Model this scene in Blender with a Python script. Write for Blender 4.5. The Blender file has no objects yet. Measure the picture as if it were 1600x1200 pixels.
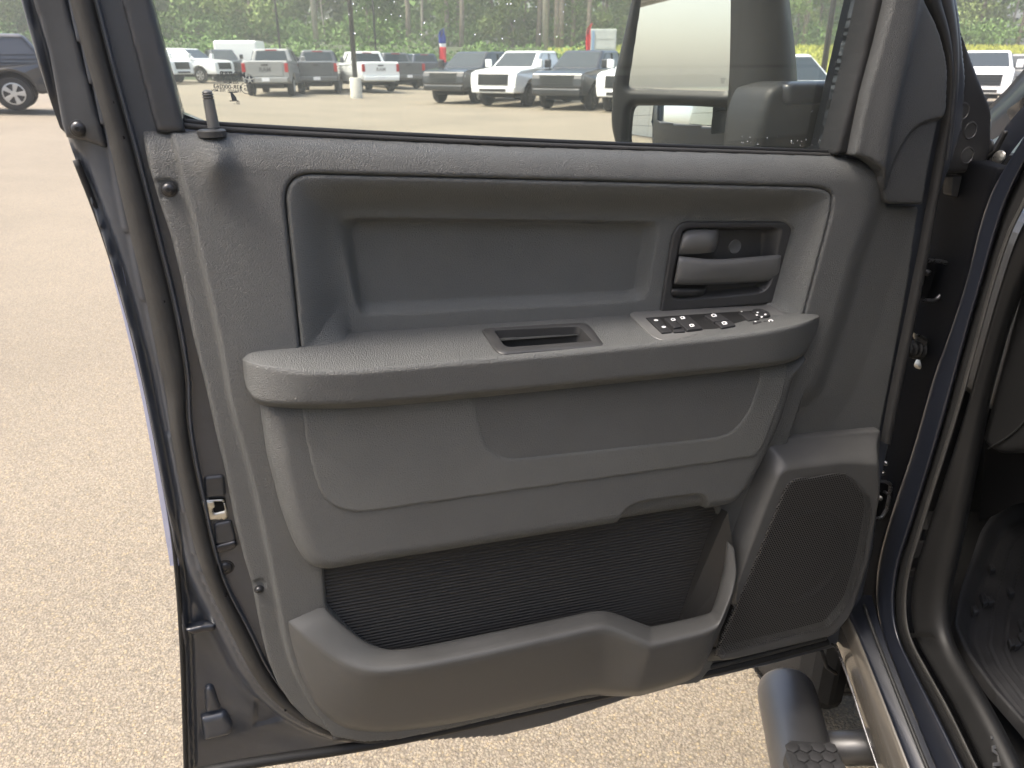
import bpy, math, random
import numpy as np
from mathutils import Vector, Matrix
random.seed(7); np.random.seed(7)
S = bpy.context.scene
COL = S.collection
# ------------------------------------------------------------------ camera
PHI = math.radians(22.8); CAMH = 1.6; FPX = 1200.0
cp, sp = math.cos(PHI), math.sin(PHI)
cam = bpy.data.cameras.new('camera'); camo = bpy.data.objects.new('camera', cam); COL.objects.link(camo)
camo.location = (0, 0, CAMH); camo.rotation_euler = (math.pi/2 - PHI, 0, 0)
cam.sensor_width = 36; cam.lens = 27.0; cam.clip_start = 0.02; cam.clip_end = 600
cam.dof.use_dof = True; cam.dof.focus_distance = 1.05; cam.dof.aperture_fstop = 11.0
S.camera = camo
# ------------------------------------------------------------------ light
SUN = Vector((-0.44, -0.13, 0.89)).normalized()
el = math.asin(SUN.z); az = math.atan2(SUN.x, SUN.y)
w = bpy.data.worlds.new("World"); S.world = w; w.use_nodes = True
nt = w.node_tree; bg = nt.nodes['Background']
sky = nt.nodes.new('ShaderNodeTexSky'); sky.sky_type = 'NISHITA'; sky.sun_disc = False
sky.sun_elevation = el; sky.sun_rotation = az; sky.air_density = 1.0; sky.dust_density = 6.0; sky.ozone_density = 0.6
nt.links.new(sky.outputs[0], bg.inputs[0]); bg.inputs[1].default_value = 0.15
sl = bpy.data.lights.new('sun', 'SUN'); sl.energy = 1.5; sl.angle = math.radians(20); sl.color = (1.0, .95, .87)
so = bpy.data.objects.new('sun', sl); COL.objects.link(so)
so.rotation_euler = (-SUN).to_track_quat('-Z', 'Y').to_euler()
S.view_settings.view_transform = 'Standard'; S.view_settings.look = 'None'
S.view_settings.exposure = 1.6; S.view_settings.gamma = 1; S.view_settings.use_curve_mapping = False

# ------------------------------------------------------------------ maths helpers
CAM = np.array([0, 0, CAMH])
def ray(px, py):
    px = np.asarray(px, float); py = np.asarray(py, float)
    a = px-800; b = py-600
    return np.stack([a, cp*FPX - sp*b, -sp*FPX - cp*b], -1)
class Plane:
    def __init__(s, o, ex, ey):
        s.o = np.array(o, float); s.ex = np.array(ex, float); s.ex /= np.linalg.norm(s.ex)
        n = np.cross(s.ex, np.array(ey, float)); s.n = n/np.linalg.norm(n); s.ey = np.cross(s.n, s.ex)
    def uv(s, px, py, off=0.0):
        r = ray(px, py); off = np.asarray(off, float)
        o = s.o + s.n*off[..., None] if off.ndim else s.o + s.n*off
        t = (((o-CAM)*s.n).sum(-1))/((r*s.n).sum(-1))
        p = CAM + r*t[..., None] - s.o
        return np.stack([(p*s.ex).sum(-1), (p*s.ey).sum(-1)], -1)
    def w(s, uv, d):
        uv = np.asarray(uv, float); d = np.broadcast_to(np.asarray(d, float), uv.shape[:-1])
        return s.o + uv[..., :1]*s.ex + uv[..., 1:2]*s.ey + d[..., None]*s.n
    def pts(s, pts, off=0.0):
        p = np.array([q[:2] for q in pts], float); return s.uv(p[:, 0], p[:, 1], off)
    def p3(s, pts):          # [(px,py,d)] -> world
        p = np.array(pts, float); return s.w(s.uv(p[:, 0], p[:, 1], p[:, 2]), p[:, 2])
def rnd(pts, r=8, n=6):
    out = []; N = len(pts)
    for i in range(N):
        p0 = np.array(pts[i-1][:2], float); p1 = np.array(pts[i][:2], float); p2 = np.array(pts[(i+1) % N][:2], float)
        rr = pts[i][2] if len(pts[i]) > 2 else r
        if rr <= 0: out.append(tuple(p1)); continue
        a = p0-p1; b = p2-p1; la = np.linalg.norm(a); lb = np.linalg.norm(b)
        ca = min(rr, la*.45); cb = min(rr, lb*.45)
        A = p1+a/la*ca; B = p1+b/lb*cb
        for k in range(n+1):
            t = k/n; out.append(tuple((1-t)**2*A + 2*t*(1-t)*p1 + t*t*B))
    return out
def smooth_line(pts, it=2):
    p = np.array(pts, float)
    for _ in range(it):
        q = [p[0]]
        for i in range(len(p)-1):
            q.append(.75*p[i]+.25*p[i+1]); q.append(.25*p[i]+.75*p[i+1])
        q.append(p[-1]); p = np.array(q)
    return p
def resample(p, n):
    p = np.asarray(p, float); L = np.r_[0, np.cumsum(np.linalg.norm(np.diff(p, axis=0), axis=1))]
    t = np.linspace(0, L[-1], n)
    return np.stack([np.interp(t, L, p[:, k]) for k in range(p.shape[1])], -1)
def seg_near(P, A, B):
    d = B-A; L = (d*d).sum() + 1e-18
    t = np.clip(((P-A)@d)/L, 0, 1); C = A + t[:, None]*d
    return ((P-C)**2).sum(1), C
def polysd(P, poly):
    poly = np.asarray(poly, float); best = np.full(len(P), 1e9); cl = np.zeros_like(P); ins = np.zeros(len(P), bool)
    for i in range(len(poly)):
        A = poly[i-1]; B = poly[i]
        d2, C = seg_near(P, A, B); m = d2 < best; best[m] = d2[m]; cl[m] = C[m]
        c = ((A[1] > P[:, 1]) != (B[1] > P[:, 1]))
        if abs(B[1]-A[1]) > 1e-15:
            xi = (B[0]-A[0])*(P[:, 1]-A[1])/(B[1]-A[1]) + A[0]; ins ^= c & (P[:, 0] < xi)
    sd = np.sqrt(best); sd[ins] *= -1
    return sd, cl
def linesd(P, line):        # signed distance to open line, positive on its right-hand side (image: walking down, right = -x side flips; see use)
    line = np.asarray(line, float); best = np.full(len(P), 1e9); sg = np.zeros(len(P))
    for i in range(len(line)-1):
        A, B = line[i], line[i+1]; d2, C = seg_near(P, A, B); m = d2 < best-1e-12; best[m] = d2[m]
        cr = (B[0]-A[0])*(P[:, 1]-A[1]) - (B[1]-A[1])*(P[:, 0]-A[0]); sg[m] = np.sign(cr[m])
    return np.sqrt(best)*sg
def sstep(t): t = np.clip(t, 0, 1); return t*t*(3-2*t)
def ramp(P, outer, inner):
    a, _ = polysd(P, outer); b, _ = polysd(P, inner)
    a = np.clip(-a, 0, None); b = np.clip(b, 0, None)
    t = a/(a+b+1e-9); t[(a <= 0)] = 0
    return t
# ------------------------------------------------------------------ object helpers
def props(o, label=None, cat=None, group=None, kind=None):
    if label: o['label'] = label
    if cat: o['category'] = cat
    if group: o['group'] = group
    if kind: o['kind'] = kind
    return o
def empty(name, loc, label=None, cat=None, group=None, rz=0):
    o = bpy.data.objects.new(name, None); COL.objects.link(o); o.location = loc; o.rotation_euler = (0, 0, rz); o.empty_display_size = .1
    return props(o, label, cat, group)
ORG = np.zeros(3)           # current thing's origin: vertices are given in the world and stored relative to it
def mk(name, V, F, mat=None, parent=None, smooth=True, sharp=None):
    V = np.asarray(V, float) - ORG
    me = bpy.data.meshes.new(name)
    if isinstance(F, np.ndarray): F = F.tolist()
    me.from_pydata(V.tolist(), [], F); me.update()
    if smooth: me.polygons.foreach_set('use_smooth', [True]*len(me.polygons))
    if sharp: me.set_sharp_from_angle(angle=math.radians(sharp))
    mats = mat if isinstance(mat, (list, tuple)) else [mat]
    for m_ in mats:
        if m_: me.materials.append(m_)
    o = bpy.data.objects.new(name, me); COL.objects.link(o)
    if parent: o.parent = parent
    return o
def relief(name, pl, outline, hf, step, mat, parent=None, holes=(), edge=.003, skirt=.01, cut=None):
    outline = np.asarray(outline, float)
    lo = outline.min(0)-step*1.5; hi = outline.max(0)+step*1.5
    nx = int((hi[0]-lo[0])/step)+2; ny = int((hi[1]-lo[1])/step)+2
    X, Y = np.meshgrid(lo[0]+np.arange(nx)*step, lo[1]+np.arange(ny)*step); P = np.stack([X.ravel(), Y.ravel()], -1)
    sd, cl = polysd(P, outline)
    for h in holes:
        s2, c2 = polysd(P, h); s2 = -s2; m = s2 > sd; sd[m] = s2[m]; cl[m] = c2[m]
    ins = (sd < -.3*step).reshape(ny, nx)
    cell = ins[:-1, :-1] | ins[1:, :-1] | ins[:-1, 1:] | ins[1:, 1:]
    idx = np.arange(nx*ny).reshape(ny, nx)
    a = idx[:-1, :-1][cell]; b = idx[:-1, 1:][cell]; c = idx[1:, 1:][cell]; d = idx[1:, :-1][cell]
    Q = np.stack([a, b, c, d], -1)
    used = np.unique(Q); remap = np.full(nx*ny, -1); remap[used] = np.arange(len(used)); Q = remap[Q]
    P = P[used]; sd = sd[used]; cl = cl[used]
    out = sd >= -.3*step; P[out] = cl[out]; sd[out] = 0
    D = hf(P) if callable(hf) else np.full(len(P), float(hf))
    if edge > 0:
        t = np.clip(-sd/edge, 0, 1); D = D - edge*(1-np.sqrt(np.clip(1-(1-t)**2, 0, 1)))
    V = pl.w(P, D)
    E = np.concatenate([Q[:, [0, 1]], Q[:, [1, 2]], Q[:, [2, 3]], Q[:, [3, 0]]])
    key = np.sort(E, 1); k = key[:, 0]*len(V)+key[:, 1]
    uq, inv, cnt = np.unique(k, return_inverse=True, return_counts=True)
    be = E[cnt[inv] == 1]
    bv = np.unique(be); mp = np.full(len(V), -1); mp[bv] = np.arange(len(bv))+len(V)
    V2 = np.concatenate([V, V[bv]-pl.n*skirt])
    SK = np.stack([be[:, 1], be[:, 0], mp[be[:, 0]], mp[be[:, 1]]], -1)
    return mk(name, V2, np.concatenate([Q, SK]), mat, parent)
def loft(name, rails, mat, parent=None, close=False, n=None, cross=0, skip=None, cap=False, sharp=None):
    R = [np.asarray(r, float) for r in rails]
    if n: R = [resample(r, n) for r in R]
    G = np.stack(R, 0)              # rails x n x 3
    for _ in range(cross):
        q = [G[0]]
        for i in range(len(G)-1):
            q.append(.75*G[i]+.25*G[i+1]); q.append(.25*G[i]+.75*G[i+1])
        q.append(G[-1]); G = np.stack(q, 0)
    m, k, _ = G.shape; F = []
    mm = m if close else m-1
    for i in range(mm):
        for j in range(k-1):
            f = (i*k+j, i*k+j+1, ((i+1) % m)*k+j+1, ((i+1) % m)*k+j)
            if skip is not None:
                c = (G[i, j]+G[i, j+1]+G[(i+1) % m, j+1]+G[(i+1) % m, j])/4
                if skip(c): continue
            F.append(f)
    if cap:
        F.append(tuple(i*k for i in range(m))); F.append(tuple(i*k+k-1 for i in reversed(range(m))))
    return mk(name, G.reshape(-1, 3), F, mat, parent, sharp=sharp)
def tube(name, pts, r, mat, parent=None, n=10, closed=False, prof=None):
    V, F = tubevf(pts, r, n, closed); return mk(name, V, F, mat, parent)
def tubevf(pts, r, n=10, closed=False):
    p = np.asarray(pts, float); N = len(p); r = np.broadcast_to(np.asarray(r, float), (N,)); V = []; F = []
    T = np.gradient(p, axis=0) if not closed else (np.roll(p, -1, 0)-np.roll(p, 1, 0))
    T = T/(np.linalg.norm(T, axis=1)[:, None]+1e-12)
    up = np.array([0, 0, 1.0]) if abs(T[0][2]) < .9 else np.array([1.0, 0, 0])
    a = np.cross(T[0], up); a /= np.linalg.norm(a)
    for i in range(N):
        a = a - T[i]*(a@T[i]); a /= np.linalg.norm(a); b = np.cross(T[i], a)
        for k in range(n):
            th = 2*math.pi*k/n; V.append(p[i]+r[i]*(math.cos(th)*a+math.sin(th)*b))
    M = N if closed else N-1
    for i in range(M):
        for k in range(n):
            i2 = (i+1) % N; F.append((i*n+k, i*n+(k+1) % n, i2*n+(k+1) % n, i2*n+k))
    if not closed: F.append(tuple(reversed(range(n)))); F.append(tuple((N-1)*n+k for k in range(n)))
    return np.array(V), F
def inset(poly, b):
    p = np.asarray(poly, float); area = 0.5*np.sum(p[:, 0]*np.roll(p[:, 1], -1)-np.roll(p[:, 0], -1)*p[:, 1]); s = 1 if area > 0 else -1
    e = np.roll(p, -1, 0)-p; e /= (np.linalg.norm(e, axis=1)[:, None]+1e-12); nrm = np.stack([-e[:, 1], e[:, 0]], -1)*s
    v = nrm + np.roll(nrm, 1, 0); l = np.linalg.norm(v, axis=1)[:, None]+1e-9; v = v/l; c = np.clip((v*nrm).sum(1), .5, 1)[:, None]
    return p + v*b/c
def prismvf(pl, poly, d0, d1, bev=.001, seg=3):
    p = np.asarray(poly, float)
    area = 0.5*np.sum(p[:, 0]*np.roll(p[:, 1], -1)-np.roll(p[:, 0], -1)*p[:, 1])
    if area < 0: p = p[::-1]
    R = [pl.w(p, d0)]
    for k in range(seg+1):
        th = k/seg*math.pi/2; R.append(pl.w(inset(p, bev*(1-math.cos(th))), d1-bev+bev*math.sin(th)))
    n = len(p); V = np.concatenate(R); F = []
    for i in range(len(R)-1):
        for k in range(n): F.append((i*n+k, i*n+(k+1) % n, (i+1)*n+(k+1) % n, (i+1)*n+k))
    F.append(tuple((len(R)-1)*n+k for k in range(n)))
    return V, F
def prism(name, pl, poly, d0, d1, mat, parent=None, bev=.001):
    V, F = prismvf(pl, poly, d0, d1, bev); return mk(name, V, F, mat, parent, sharp=50)
def join(vfs):
    V = []; F = []; o = 0
    for v, f in vfs:
        V.append(np.asarray(v, float)); F += [tuple(i+o for i in q) for q in f]; o += len(v)
    return np.concatenate(V), F
def lathe(name, base, axis, prof, mat, parent=None, n=20):
    V, F = lathevf(base, axis, prof, n); return mk(name, V, F, mat, parent, sharp=40)
def lathevf(base, axis, prof, n=20):
    base = np.array(base, float); ax = np.array(axis, float); ax /= np.linalg.norm(ax)
    up = np.array([0, 0, 1.]) if abs(ax[2]) < .9 else np.array([1., 0, 0]); a = np.cross(up, ax); a /= np.linalg.norm(a); b = np.cross(ax, a)
    V = []; F = []
    for r, h in prof:
        for k in range(n):
            th = 2*math.pi*k/n; V.append(base+ax*h+r*(math.cos(th)*a+math.sin(th)*b))
    for i in range(len(prof)-1):
        for k in range(n): F.append((i*n+k, i*n+(k+1) % n, (i+1)*n+(k+1) % n, (i+1)*n+k))
    F.append(tuple((len(prof)-1)*n+k for k in range(n))); F.append(tuple(reversed(range(n))))
    return np.array(V), F
def boxvf(x0, x1, y0, y1, z0, z1):
    V = np.array([(x, y, z) for x in (x0, x1) for y in (y0, y1) for z in (z0, z1)], float)
    return V, [(0, 1, 3, 2), (4, 6, 7, 5), (0, 4, 5, 1), (2, 3, 7, 6), (0, 2, 6, 4), (1, 5, 7, 3)]
def bevel(o, wdt, seg=2, ang=35):
    m = o.modifiers.new('bevel', 'BEVEL'); m.width = wdt; m.segments = seg; m.limit_method = 'ANGLE'; m.angle_limit = math.radians(ang); return o
def textmesh(name, s, pl, uv, size, d, mat, parent=None, mirror=False, ext=0.0, rot=0, bold=0):
    cu = bpy.data.curves.new('t', 'FONT'); cu.body = s; cu.size = size; cu.extrude = ext; cu.align_x = 'CENTER'; cu.align_y = 'CENTER'; cu.offset = bold
    cu.resolution_u = 3
    o = bpy.data.objects.new('t', cu); COL.objects.link(o); dg = bpy.context.evaluated_depsgraph_get(); dg.update()
    me = bpy.data.meshes.new_from_object(o.evaluated_get(dg)); COL.objects.unlink(o); bpy.data.objects.remove(o)
    V = np.array([v.co[:] for v in me.vertices]); F = [tuple(p.vertices) for p in me.polygons]; bpy.data.meshes.remove(me)
    if mirror: V[:, 0] *= -1
    c, s_ = math.cos(rot), math.sin(rot)
    q = np.stack([V[:, 0]*c-V[:, 1]*s_, V[:, 0]*s_+V[:, 1]*c], -1)+np.array(uv)
    W = pl.w(q, d+V[:, 2])
    return W, F
# ------------------------------------------------------------------ materials
def mat(name, col, rough=.5, metal=0, spec=.5, coat=0, bump=None, var=None, trans=0, coatr=.03):
    m = bpy.data.materials.new(name); m.use_nodes = True; n = m.node_tree; b = n.nodes['Principled BSDF']; L = n.links
    b.inputs['Base Color'].default_value = (*col, 1); b.inputs['Roughness'].default_value = rough; b.inputs['Metallic'].default_value = metal
    b.inputs['Specular IOR Level'].default_value = spec; b.inputs['Coat Weight'].default_value = coat; b.inputs['Coat Roughness'].default_value = coatr
    tc = n.nodes.new('ShaderNodeTexCoord')
    if var:                 # (scale, amount, roughness amount) fine wear in colour and gloss
        t = n.nodes.new('ShaderNodeTexNoise'); t.inputs['Scale'].default_value = var[0]; t.inputs['Detail'].default_value = 6; t.inputs['Roughness'].default_value = .65
        L.new(tc.outputs['Object'], t.inputs['Vector'])
        r = n.nodes.new('ShaderNodeMapRange'); r.inputs[1].default_value = .3; r.inputs[2].default_value = .7
        r.inputs[3].default_value = 1-var[1]; r.inputs[4].default_value = 1+var[1]; L.new(t.outputs['Fac'], r.inputs[0])
        mx = n.nodes.new('ShaderNodeVectorMath'); mx.operation = 'SCALE'; mx.inputs[0].default_value = col; L.new(r.outputs[0], mx.inputs['Scale'])
        L.new(mx.outputs[0], b.inputs['Base Color'])
        if len(var) > 2:
            r2 = n.nodes.new('ShaderNodeMapRange'); r2.inputs[1].default_value = .3; r2.inputs[2].default_value = .7
            r2.inputs[3].default_value = rough-var[2]; r2.inputs[4].default_value = rough+var[2]; L.new(t.outputs['Fac'], r2.inputs[0]); L.new(r2.outputs[0], b.inputs['Roughness'])
    if bump:                # (kind, scale, distance)
        kind, sc, dist = bump
        bp = n.nodes.new('ShaderNodeBump'); bp.inputs['Distance'].default_value = dist; bp.inputs['Strength'].default_value = 1
        if kind == 'leather':
            nz = n.nodes.new('ShaderNodeTexNoise'); nz.inputs['Scale'].default_value = sc*.45; nz.inputs['Detail'].default_value = 2
            L.new(tc.outputs['Object'], nz.inputs['Vector'])
            sub = n.nodes.new('ShaderNodeVectorMath'); sub.operation = 'MULTIPLY_ADD'; k = 1.6/sc
            sub.inputs[1].default_value = (k, k, k); L.new(nz.outputs['Color'], sub.inputs[0]); L.new(tc.outputs['Object'], sub.inputs[2])
            mp = n.nodes.new('ShaderNodeMapping'); mp.inputs['Scale'].default_value = (.62, .62, 1.25); mp.inputs['Rotation'].default_value = (0, .35, 0); L.new(sub.outputs[0], mp.inputs['Vector'])
            v = n.nodes.new('ShaderNodeTexVoronoi'); v.inputs['Scale'].default_value = sc; v.feature = 'SMOOTH_F1'; v.inputs['Smoothness'].default_value = .35
            L.new(mp.outputs[0], v.inputs['Vector']); L.new(v.outputs['Distance'], bp.inputs['Height']); bp.invert = True
        else:
            v = n.nodes.new('ShaderNodeTexNoise'); v.inputs['Scale'].default_value = sc; v.inputs['Detail'].default_value = 4; L.new(tc.outputs['Object'], v.inputs['Vector']); L.new(v.outputs['Fac'], bp.inputs['Height'])
        L.new(bp.outputs[0], b.inputs['Normal'])
    return m
M = {}
M['trim'] = mat('grained_trim', (.094, .097, .094), .40, spec=.6, bump=('leather', 1150, .0011), var=(9, .10, .05))
M['trim2'] = mat('grained_insert', (.120, .124, .118), .40, spec=.6, bump=('leather', 1100, .0012), var=(9, .10, .05))
M['sailtrim'] = mat('grained_sail_trim', (.058, .060, .060), .44, spec=.5, bump=('leather', 1150, .0009), var=(9, .10, .05))
M['rocker_refl'] = mat('rocker_beige_reflection', (.09, .082, .070), .22, spec=.5, coat=.5)  # beige base colour carries the ground's reflection on the rocker
M['rubber_r'] = mat('black_seal_rubber', (.022, .022, .022), .55, spec=.35, bump=('noise', 300, .0003), var=(25, .2, .06))
M['fine'] = mat('fine_grained_plastic', (.070, .070, .068), .45, spec=.4, bump=('noise', 900, .00030), var=(14, .10, .05))
M['smooth'] = mat('smooth_black_plastic', (.042, .042, .042), .42, spec=.45, bump=('noise', 1600, .00008), var=(20, .1, .05))
M['satin'] = mat('satin_handle_plastic', (.12, .12, .116), .36, spec=.5, bump=('noise', 1500, .00006), var=(22, .06, .05))
M['button'] = mat('switch_plastic', (.028, .028, .029), .5, spec=.4)
M['rubber'] = mat('seal_rubber', (.036, .035, .033), .62, spec=.35, bump=('noise', 300, .0003), var=(25, .22, .08))
M['rubber_d'] = mat('dark_rubber', (.014, .014, .014), .55, spec=.35)
M['paint'] = mat('dark_blue_grey_paint', (.009, .011, .017), .35, spec=.4, coat=.5, var=(12, .12, .03), coatr=.06)
M['jamb'] = mat('door_jamb_paint', (.042, .048, .060), .36, spec=.5, coat=.45, var=(14, .16, .06), coatr=.12, bump=('noise', 60, .0004))
M['frame'] = mat('window_frame_satin_black', (.038, .041, .047), .42, spec=.5, coat=.25, var=(12, .25, .08), coatr=.3)
M['blackgloss'] = mat('gloss_black', (.010, .010, .011), .12, spec=.5, coat=1)
M['steel'] = mat('zinc_steel', (.55, .54, .50), .35, metal=1, var=(80, .3, .15))
M['bolt'] = mat('black_bolt', (.05, .05, .052), .3, metal=.6)
M['white'] = mat('white_print', (.80, .80, .80), .5)
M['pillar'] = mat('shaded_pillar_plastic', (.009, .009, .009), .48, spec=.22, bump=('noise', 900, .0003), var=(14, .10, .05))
M['ribs'] = mat('shaded_ribbed_plastic', (.030, .029, .027), .5, spec=.35)  # base colour darkened for the shade inside the map pocket
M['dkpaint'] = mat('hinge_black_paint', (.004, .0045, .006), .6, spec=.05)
M['bar'] = mat('powder_coated_bar', (.036, .036, .037), .40, spec=.6, coat=.7, coatr=.42, bump=('noise', 900, .00005), var=(30, .12, .03))
M['pad'] = mat('step_pad_rubber', (.028, .028, .029), .5, spec=.4, bump=('noise', 700, .0002))
M['tyre'] = mat('tyre_rubber', (.022, .021, .020), .8, spec=.3, var=(30, .3, .05))
M['mat'] = mat('floor_mat_rubber', (.021, .021, .022), .46, spec=.4, bump=('noise', 500, .0002), var=(10, .4, .08))
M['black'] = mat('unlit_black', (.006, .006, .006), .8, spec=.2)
M['mirror'] = mat('mirror_glass', (.93, .94, .92), .015, metal=1)
M['mirrorshell'] = mat('mirror_shell_plastic', (.013, .014, .015), .5, spec=.35, bump=('noise', 1200, .00005), var=(12, .3, .08))
M['hinge'] = mat('hinge_steel', (.16, .16, .165), .3, metal=.8, var=(60, .3, .1))
def glassmat(name, tint, veil=.05, veilcol=(.8, .8, .75)):
    m = bpy.data.materials.new(name); m.use_nodes = True; n = m.node_tree; n.nodes.clear(); L = n.links
    o = n.nodes.new('ShaderNodeOutputMaterial'); t = n.nodes.new('ShaderNodeBsdfTransparent'); t.inputs[0].default_value = (*tint, 1)
    g = n.nodes.new('ShaderNodeBsdfGlossy'); g.inputs['Roughness'].default_value = .02
    f = n.nodes.new('ShaderNodeFresnel'); f.inputs[0].default_value = 1.5; mx = n.nodes.new('ShaderNodeMixShader')
    L.new(f.outputs[0], mx.inputs[0]); L.new(t.outputs[0], mx.inputs[1]); L.new(g.outputs[0], mx.inputs[2])
    d = n.nodes.new('ShaderNodeBsdfTranslucent'); d.inputs[0].default_value = (*veilcol, 1); d2 = n.nodes.new('ShaderNodeBsdfDiffuse'); d2.inputs[0].default_value = (*veilcol, 1)
    ad = n.nodes.new('ShaderNodeMixShader'); ad.inputs[0].default_value = .5; L.new(d.outputs[0], ad.inputs[1]); L.new(d2.outputs[0], ad.inputs[2])
    nz = n.nodes.new('ShaderNodeTexNoise'); nz.inputs['Scale'].default_value = 14; nz.inputs['Detail'].default_value = 8
    tc = n.nodes.new('ShaderNodeTexCoord'); L.new(tc.outputs['Object'], nz.inputs['Vector'])
    r = n.nodes.new('ShaderNodeMapRange'); r.inputs[3].default_value = veil*.7; r.inputs[4].default_value = veil*1.3; L.new(nz.outputs['Fac'], r.inputs[0])
    m2 = n.nodes.new('ShaderNodeMixShader'); L.new(r.outputs[0], m2.inputs[0]); L.new(mx.outputs[0], m2.inputs[1]); L.new(ad.outputs[0], m2.inputs[2])
    L.new(m2.outputs[0], o.inputs[0]); return m
M['glass'] = glassmat('hazed_window_glass', (.92, .97, .90), .045, (.82, .86, .74))  # pale diffuse mix paints the whitish haze of the view into the pane
M['film'] = glassmat('clear_edge_film', (.60, .66, .90), .38, (.42, .47, .72))
def grillemat():
    m = bpy.data.materials.new('perforated_grille'); m.use_nodes = True; n = m.node_tree; L = n.links; b = n.nodes['Principled BSDF']; out = n.nodes['Material Output']
    b.inputs['Base Color'].default_value = (.050, .049, .047, 1); b.inputs['Roughness'].default_value = .45
    at = n.nodes.new('ShaderNodeAttribute'); at.attribute_name = 'gu'
    def mth(op, a, bb=None, c=None):
        q = n.nodes.new('ShaderNodeMath'); q.operation = op
        for i, x in enumerate((a, bb, c)):
            if x is None: continue
            if isinstance(x, (int, float)): q.inputs[i].default_value = x
            else: L.new(x, q.inputs[i])
        return q.outputs[0]
    sx = n.nodes.new('ShaderNodeSeparateXYZ'); L.new(at.outputs['Vector'], sx.inputs[0])
    p = .0042; u = mth('DIVIDE', sx.outputs[0], p); v = mth('DIVIDE', sx.outputs[1], p*.866*2)
    def cellr(du, dv):
        a = mth('SUBTRACT', mth('FRACT', mth('ADD', u, du)), .5); c = mth('MULTIPLY', mth('SUBTRACT', mth('FRACT', mth('ADD', v, dv)), .5), 1.732)
        return mth('SQRT', mth('ADD', mth('MULTIPLY', a, a), mth('MULTIPLY', c, c)))
    r = mth('MINIMUM', cellr(0, 0), cellr(.5, .5))
    hole = n.nodes.new('ShaderNodeMapRange'); L.new(r, hole.inputs[0]); hole.inputs[1].default_value = .29; hole.inputs[2].default_value = .35; hole.inputs[3].default_value = 1; hole.inputs[4].default_value = 0
    tr = n.nodes.new('ShaderNodeBsdfTransparent'); mx = n.nodes.new('ShaderNodeMixShader'); L.new(hole.outputs[0], mx.inputs[0]); L.new(b.outputs[0], mx.inputs[1]); L.new(tr.outputs[0], mx.inputs[2])
    bp = n.nodes.new('ShaderNodeBump'); bp.inputs['Distance'].default_value = .0008; L.new(r, bp.inputs['Height']); L.new(bp.outputs[0], b.inputs['Normal'])
    L.new(mx.outputs[0], out.inputs[0]); return m
M['grille'] = grillemat()
# ================================================================== the open door
TH = math.radians(18.9)
DP = Plane((0, .876, 1.23), (math.cos(TH), math.sin(TH), 0), (0, 0, 1))
ORG = np.array([1.55, 1.9, 0.0])
truck = empty('pickup_truck', tuple(ORG), 'dark blue grey pickup truck in the foreground with its driver door wide open', 'pickup truck')
def dpx(pts, off=0.0): return DP.pts(pts, off)
def dline(pts, off=0.0, it=2): return DP.pts(smooth_line(pts, it), off)
# rails of the inner door edge, photographed top to bottom
L0 = [(-60, -330), (33, 0), (60, 100), (92, 200), (102, 214), (118, 250), (150, 330), (180, 420), (215, 545), (245, 690), (268, 820), (276, 890), (283, 990), (287, 1100), (290, 1215)]
R1 = [(-42, -330), (50, 0), (75, 80), (97, 200), (112, 224), (130, 255), (162, 330), (192, 412), (227, 540), (257, 680), (280, 820), (289, 900), (298, 1000), (303, 1215)]
R2 = [(20, -330), (105, 0), (130, 90), (160, 190), (175, 260), (195, 350), (225, 470), (240, 550), (256, 610), (262, 670), (285, 790), (305, 870), (330, 930), (365, 1000), (395, 1060), (440, 1107), (500, 1142), (560, 1158), (640, 1153)]
R3 = [(62, -330), (148, 0), (175, 110), (212, 240), (245, 370), (275, 490), (292, 590), (291, 640), (298, 700), (312, 765), (335, 870), (355, 925), (388, 985), (415, 1045), (450, 1093), (505, 1132), (560, 1150), (640, 1148)]
CR = [(262, 180), (267, 203), (277, 233), (293, 297), (313, 383), (350, 550), (363, 633), (397, 750), (427, 890), (433, 923), (451, 1025), (471, 1072), (500, 1120)]
lR1 = dline(R1, -.05); lR2 = dline(R2, -.03); lR3 = dline(R3, -.02)
shell_out = L0 + [(380, 1203), (600, 1171), (850, 1113), (1012, 1078), (1120, 1055), (1220, 1031), (1298, 1010), (1322, 985), (1345, 930), (1362, 850), (1372, 760), (1384, 700), (1404, 600), (1440, 440), (1455, 330), (1480, 262), (1500, 200), (1505, 120), (1495, 20), (1470, -100), (1400, -330)]
TRIM_OUT = [(219, 198, 3), (233, 260), (250, 317), (267, 367), (283, 433), (300, 517), (323, 610), (340, 687), (353, 740), (366, 810), (381, 870), (393, 908), (401, 952), (410, 996), (419, 1031), (433, 1066), (454, 1098), (480, 1124), (515, 1142), (565, 1151), (615, 1148), (925, 1082), (1087, 1060), (1102, 1040), (1300, 994, 12), (1325, 962), (1350, 880), (1366, 800), (1373, 745), (1377, 690), (1400, 575), (1425, 440), (1441, 324, 3), (1387, 322, 8), (1375, 295), (1372, 272), (1352, 251, 20), (1310, 243, 0), (800, 228, 0), (345, 207, 0)]
lTRIM = DP.pts(TRIM_OUT, -.02)
win_hole = [(150, -260), (233, 0, 0), (260, 98, 0), (288, 196, 3), (800, 226, 0), (1312, 242, 4), (1371, 0, 0), (1420, -180, 60), (1380, -260, 60)]
so_ = np.vstack([dpx(L0, -.046), dpx(shell_out[len(L0):len(L0)+3], -.050), dpx(shell_out[len(L0)+3:], -.028)]); wh_ = dpx(rnd(win_hole, 4), -.03)
tri = dpx(rnd([(400, 1102), (452, 1143), (396, 1154)], 6), -.03)
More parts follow.
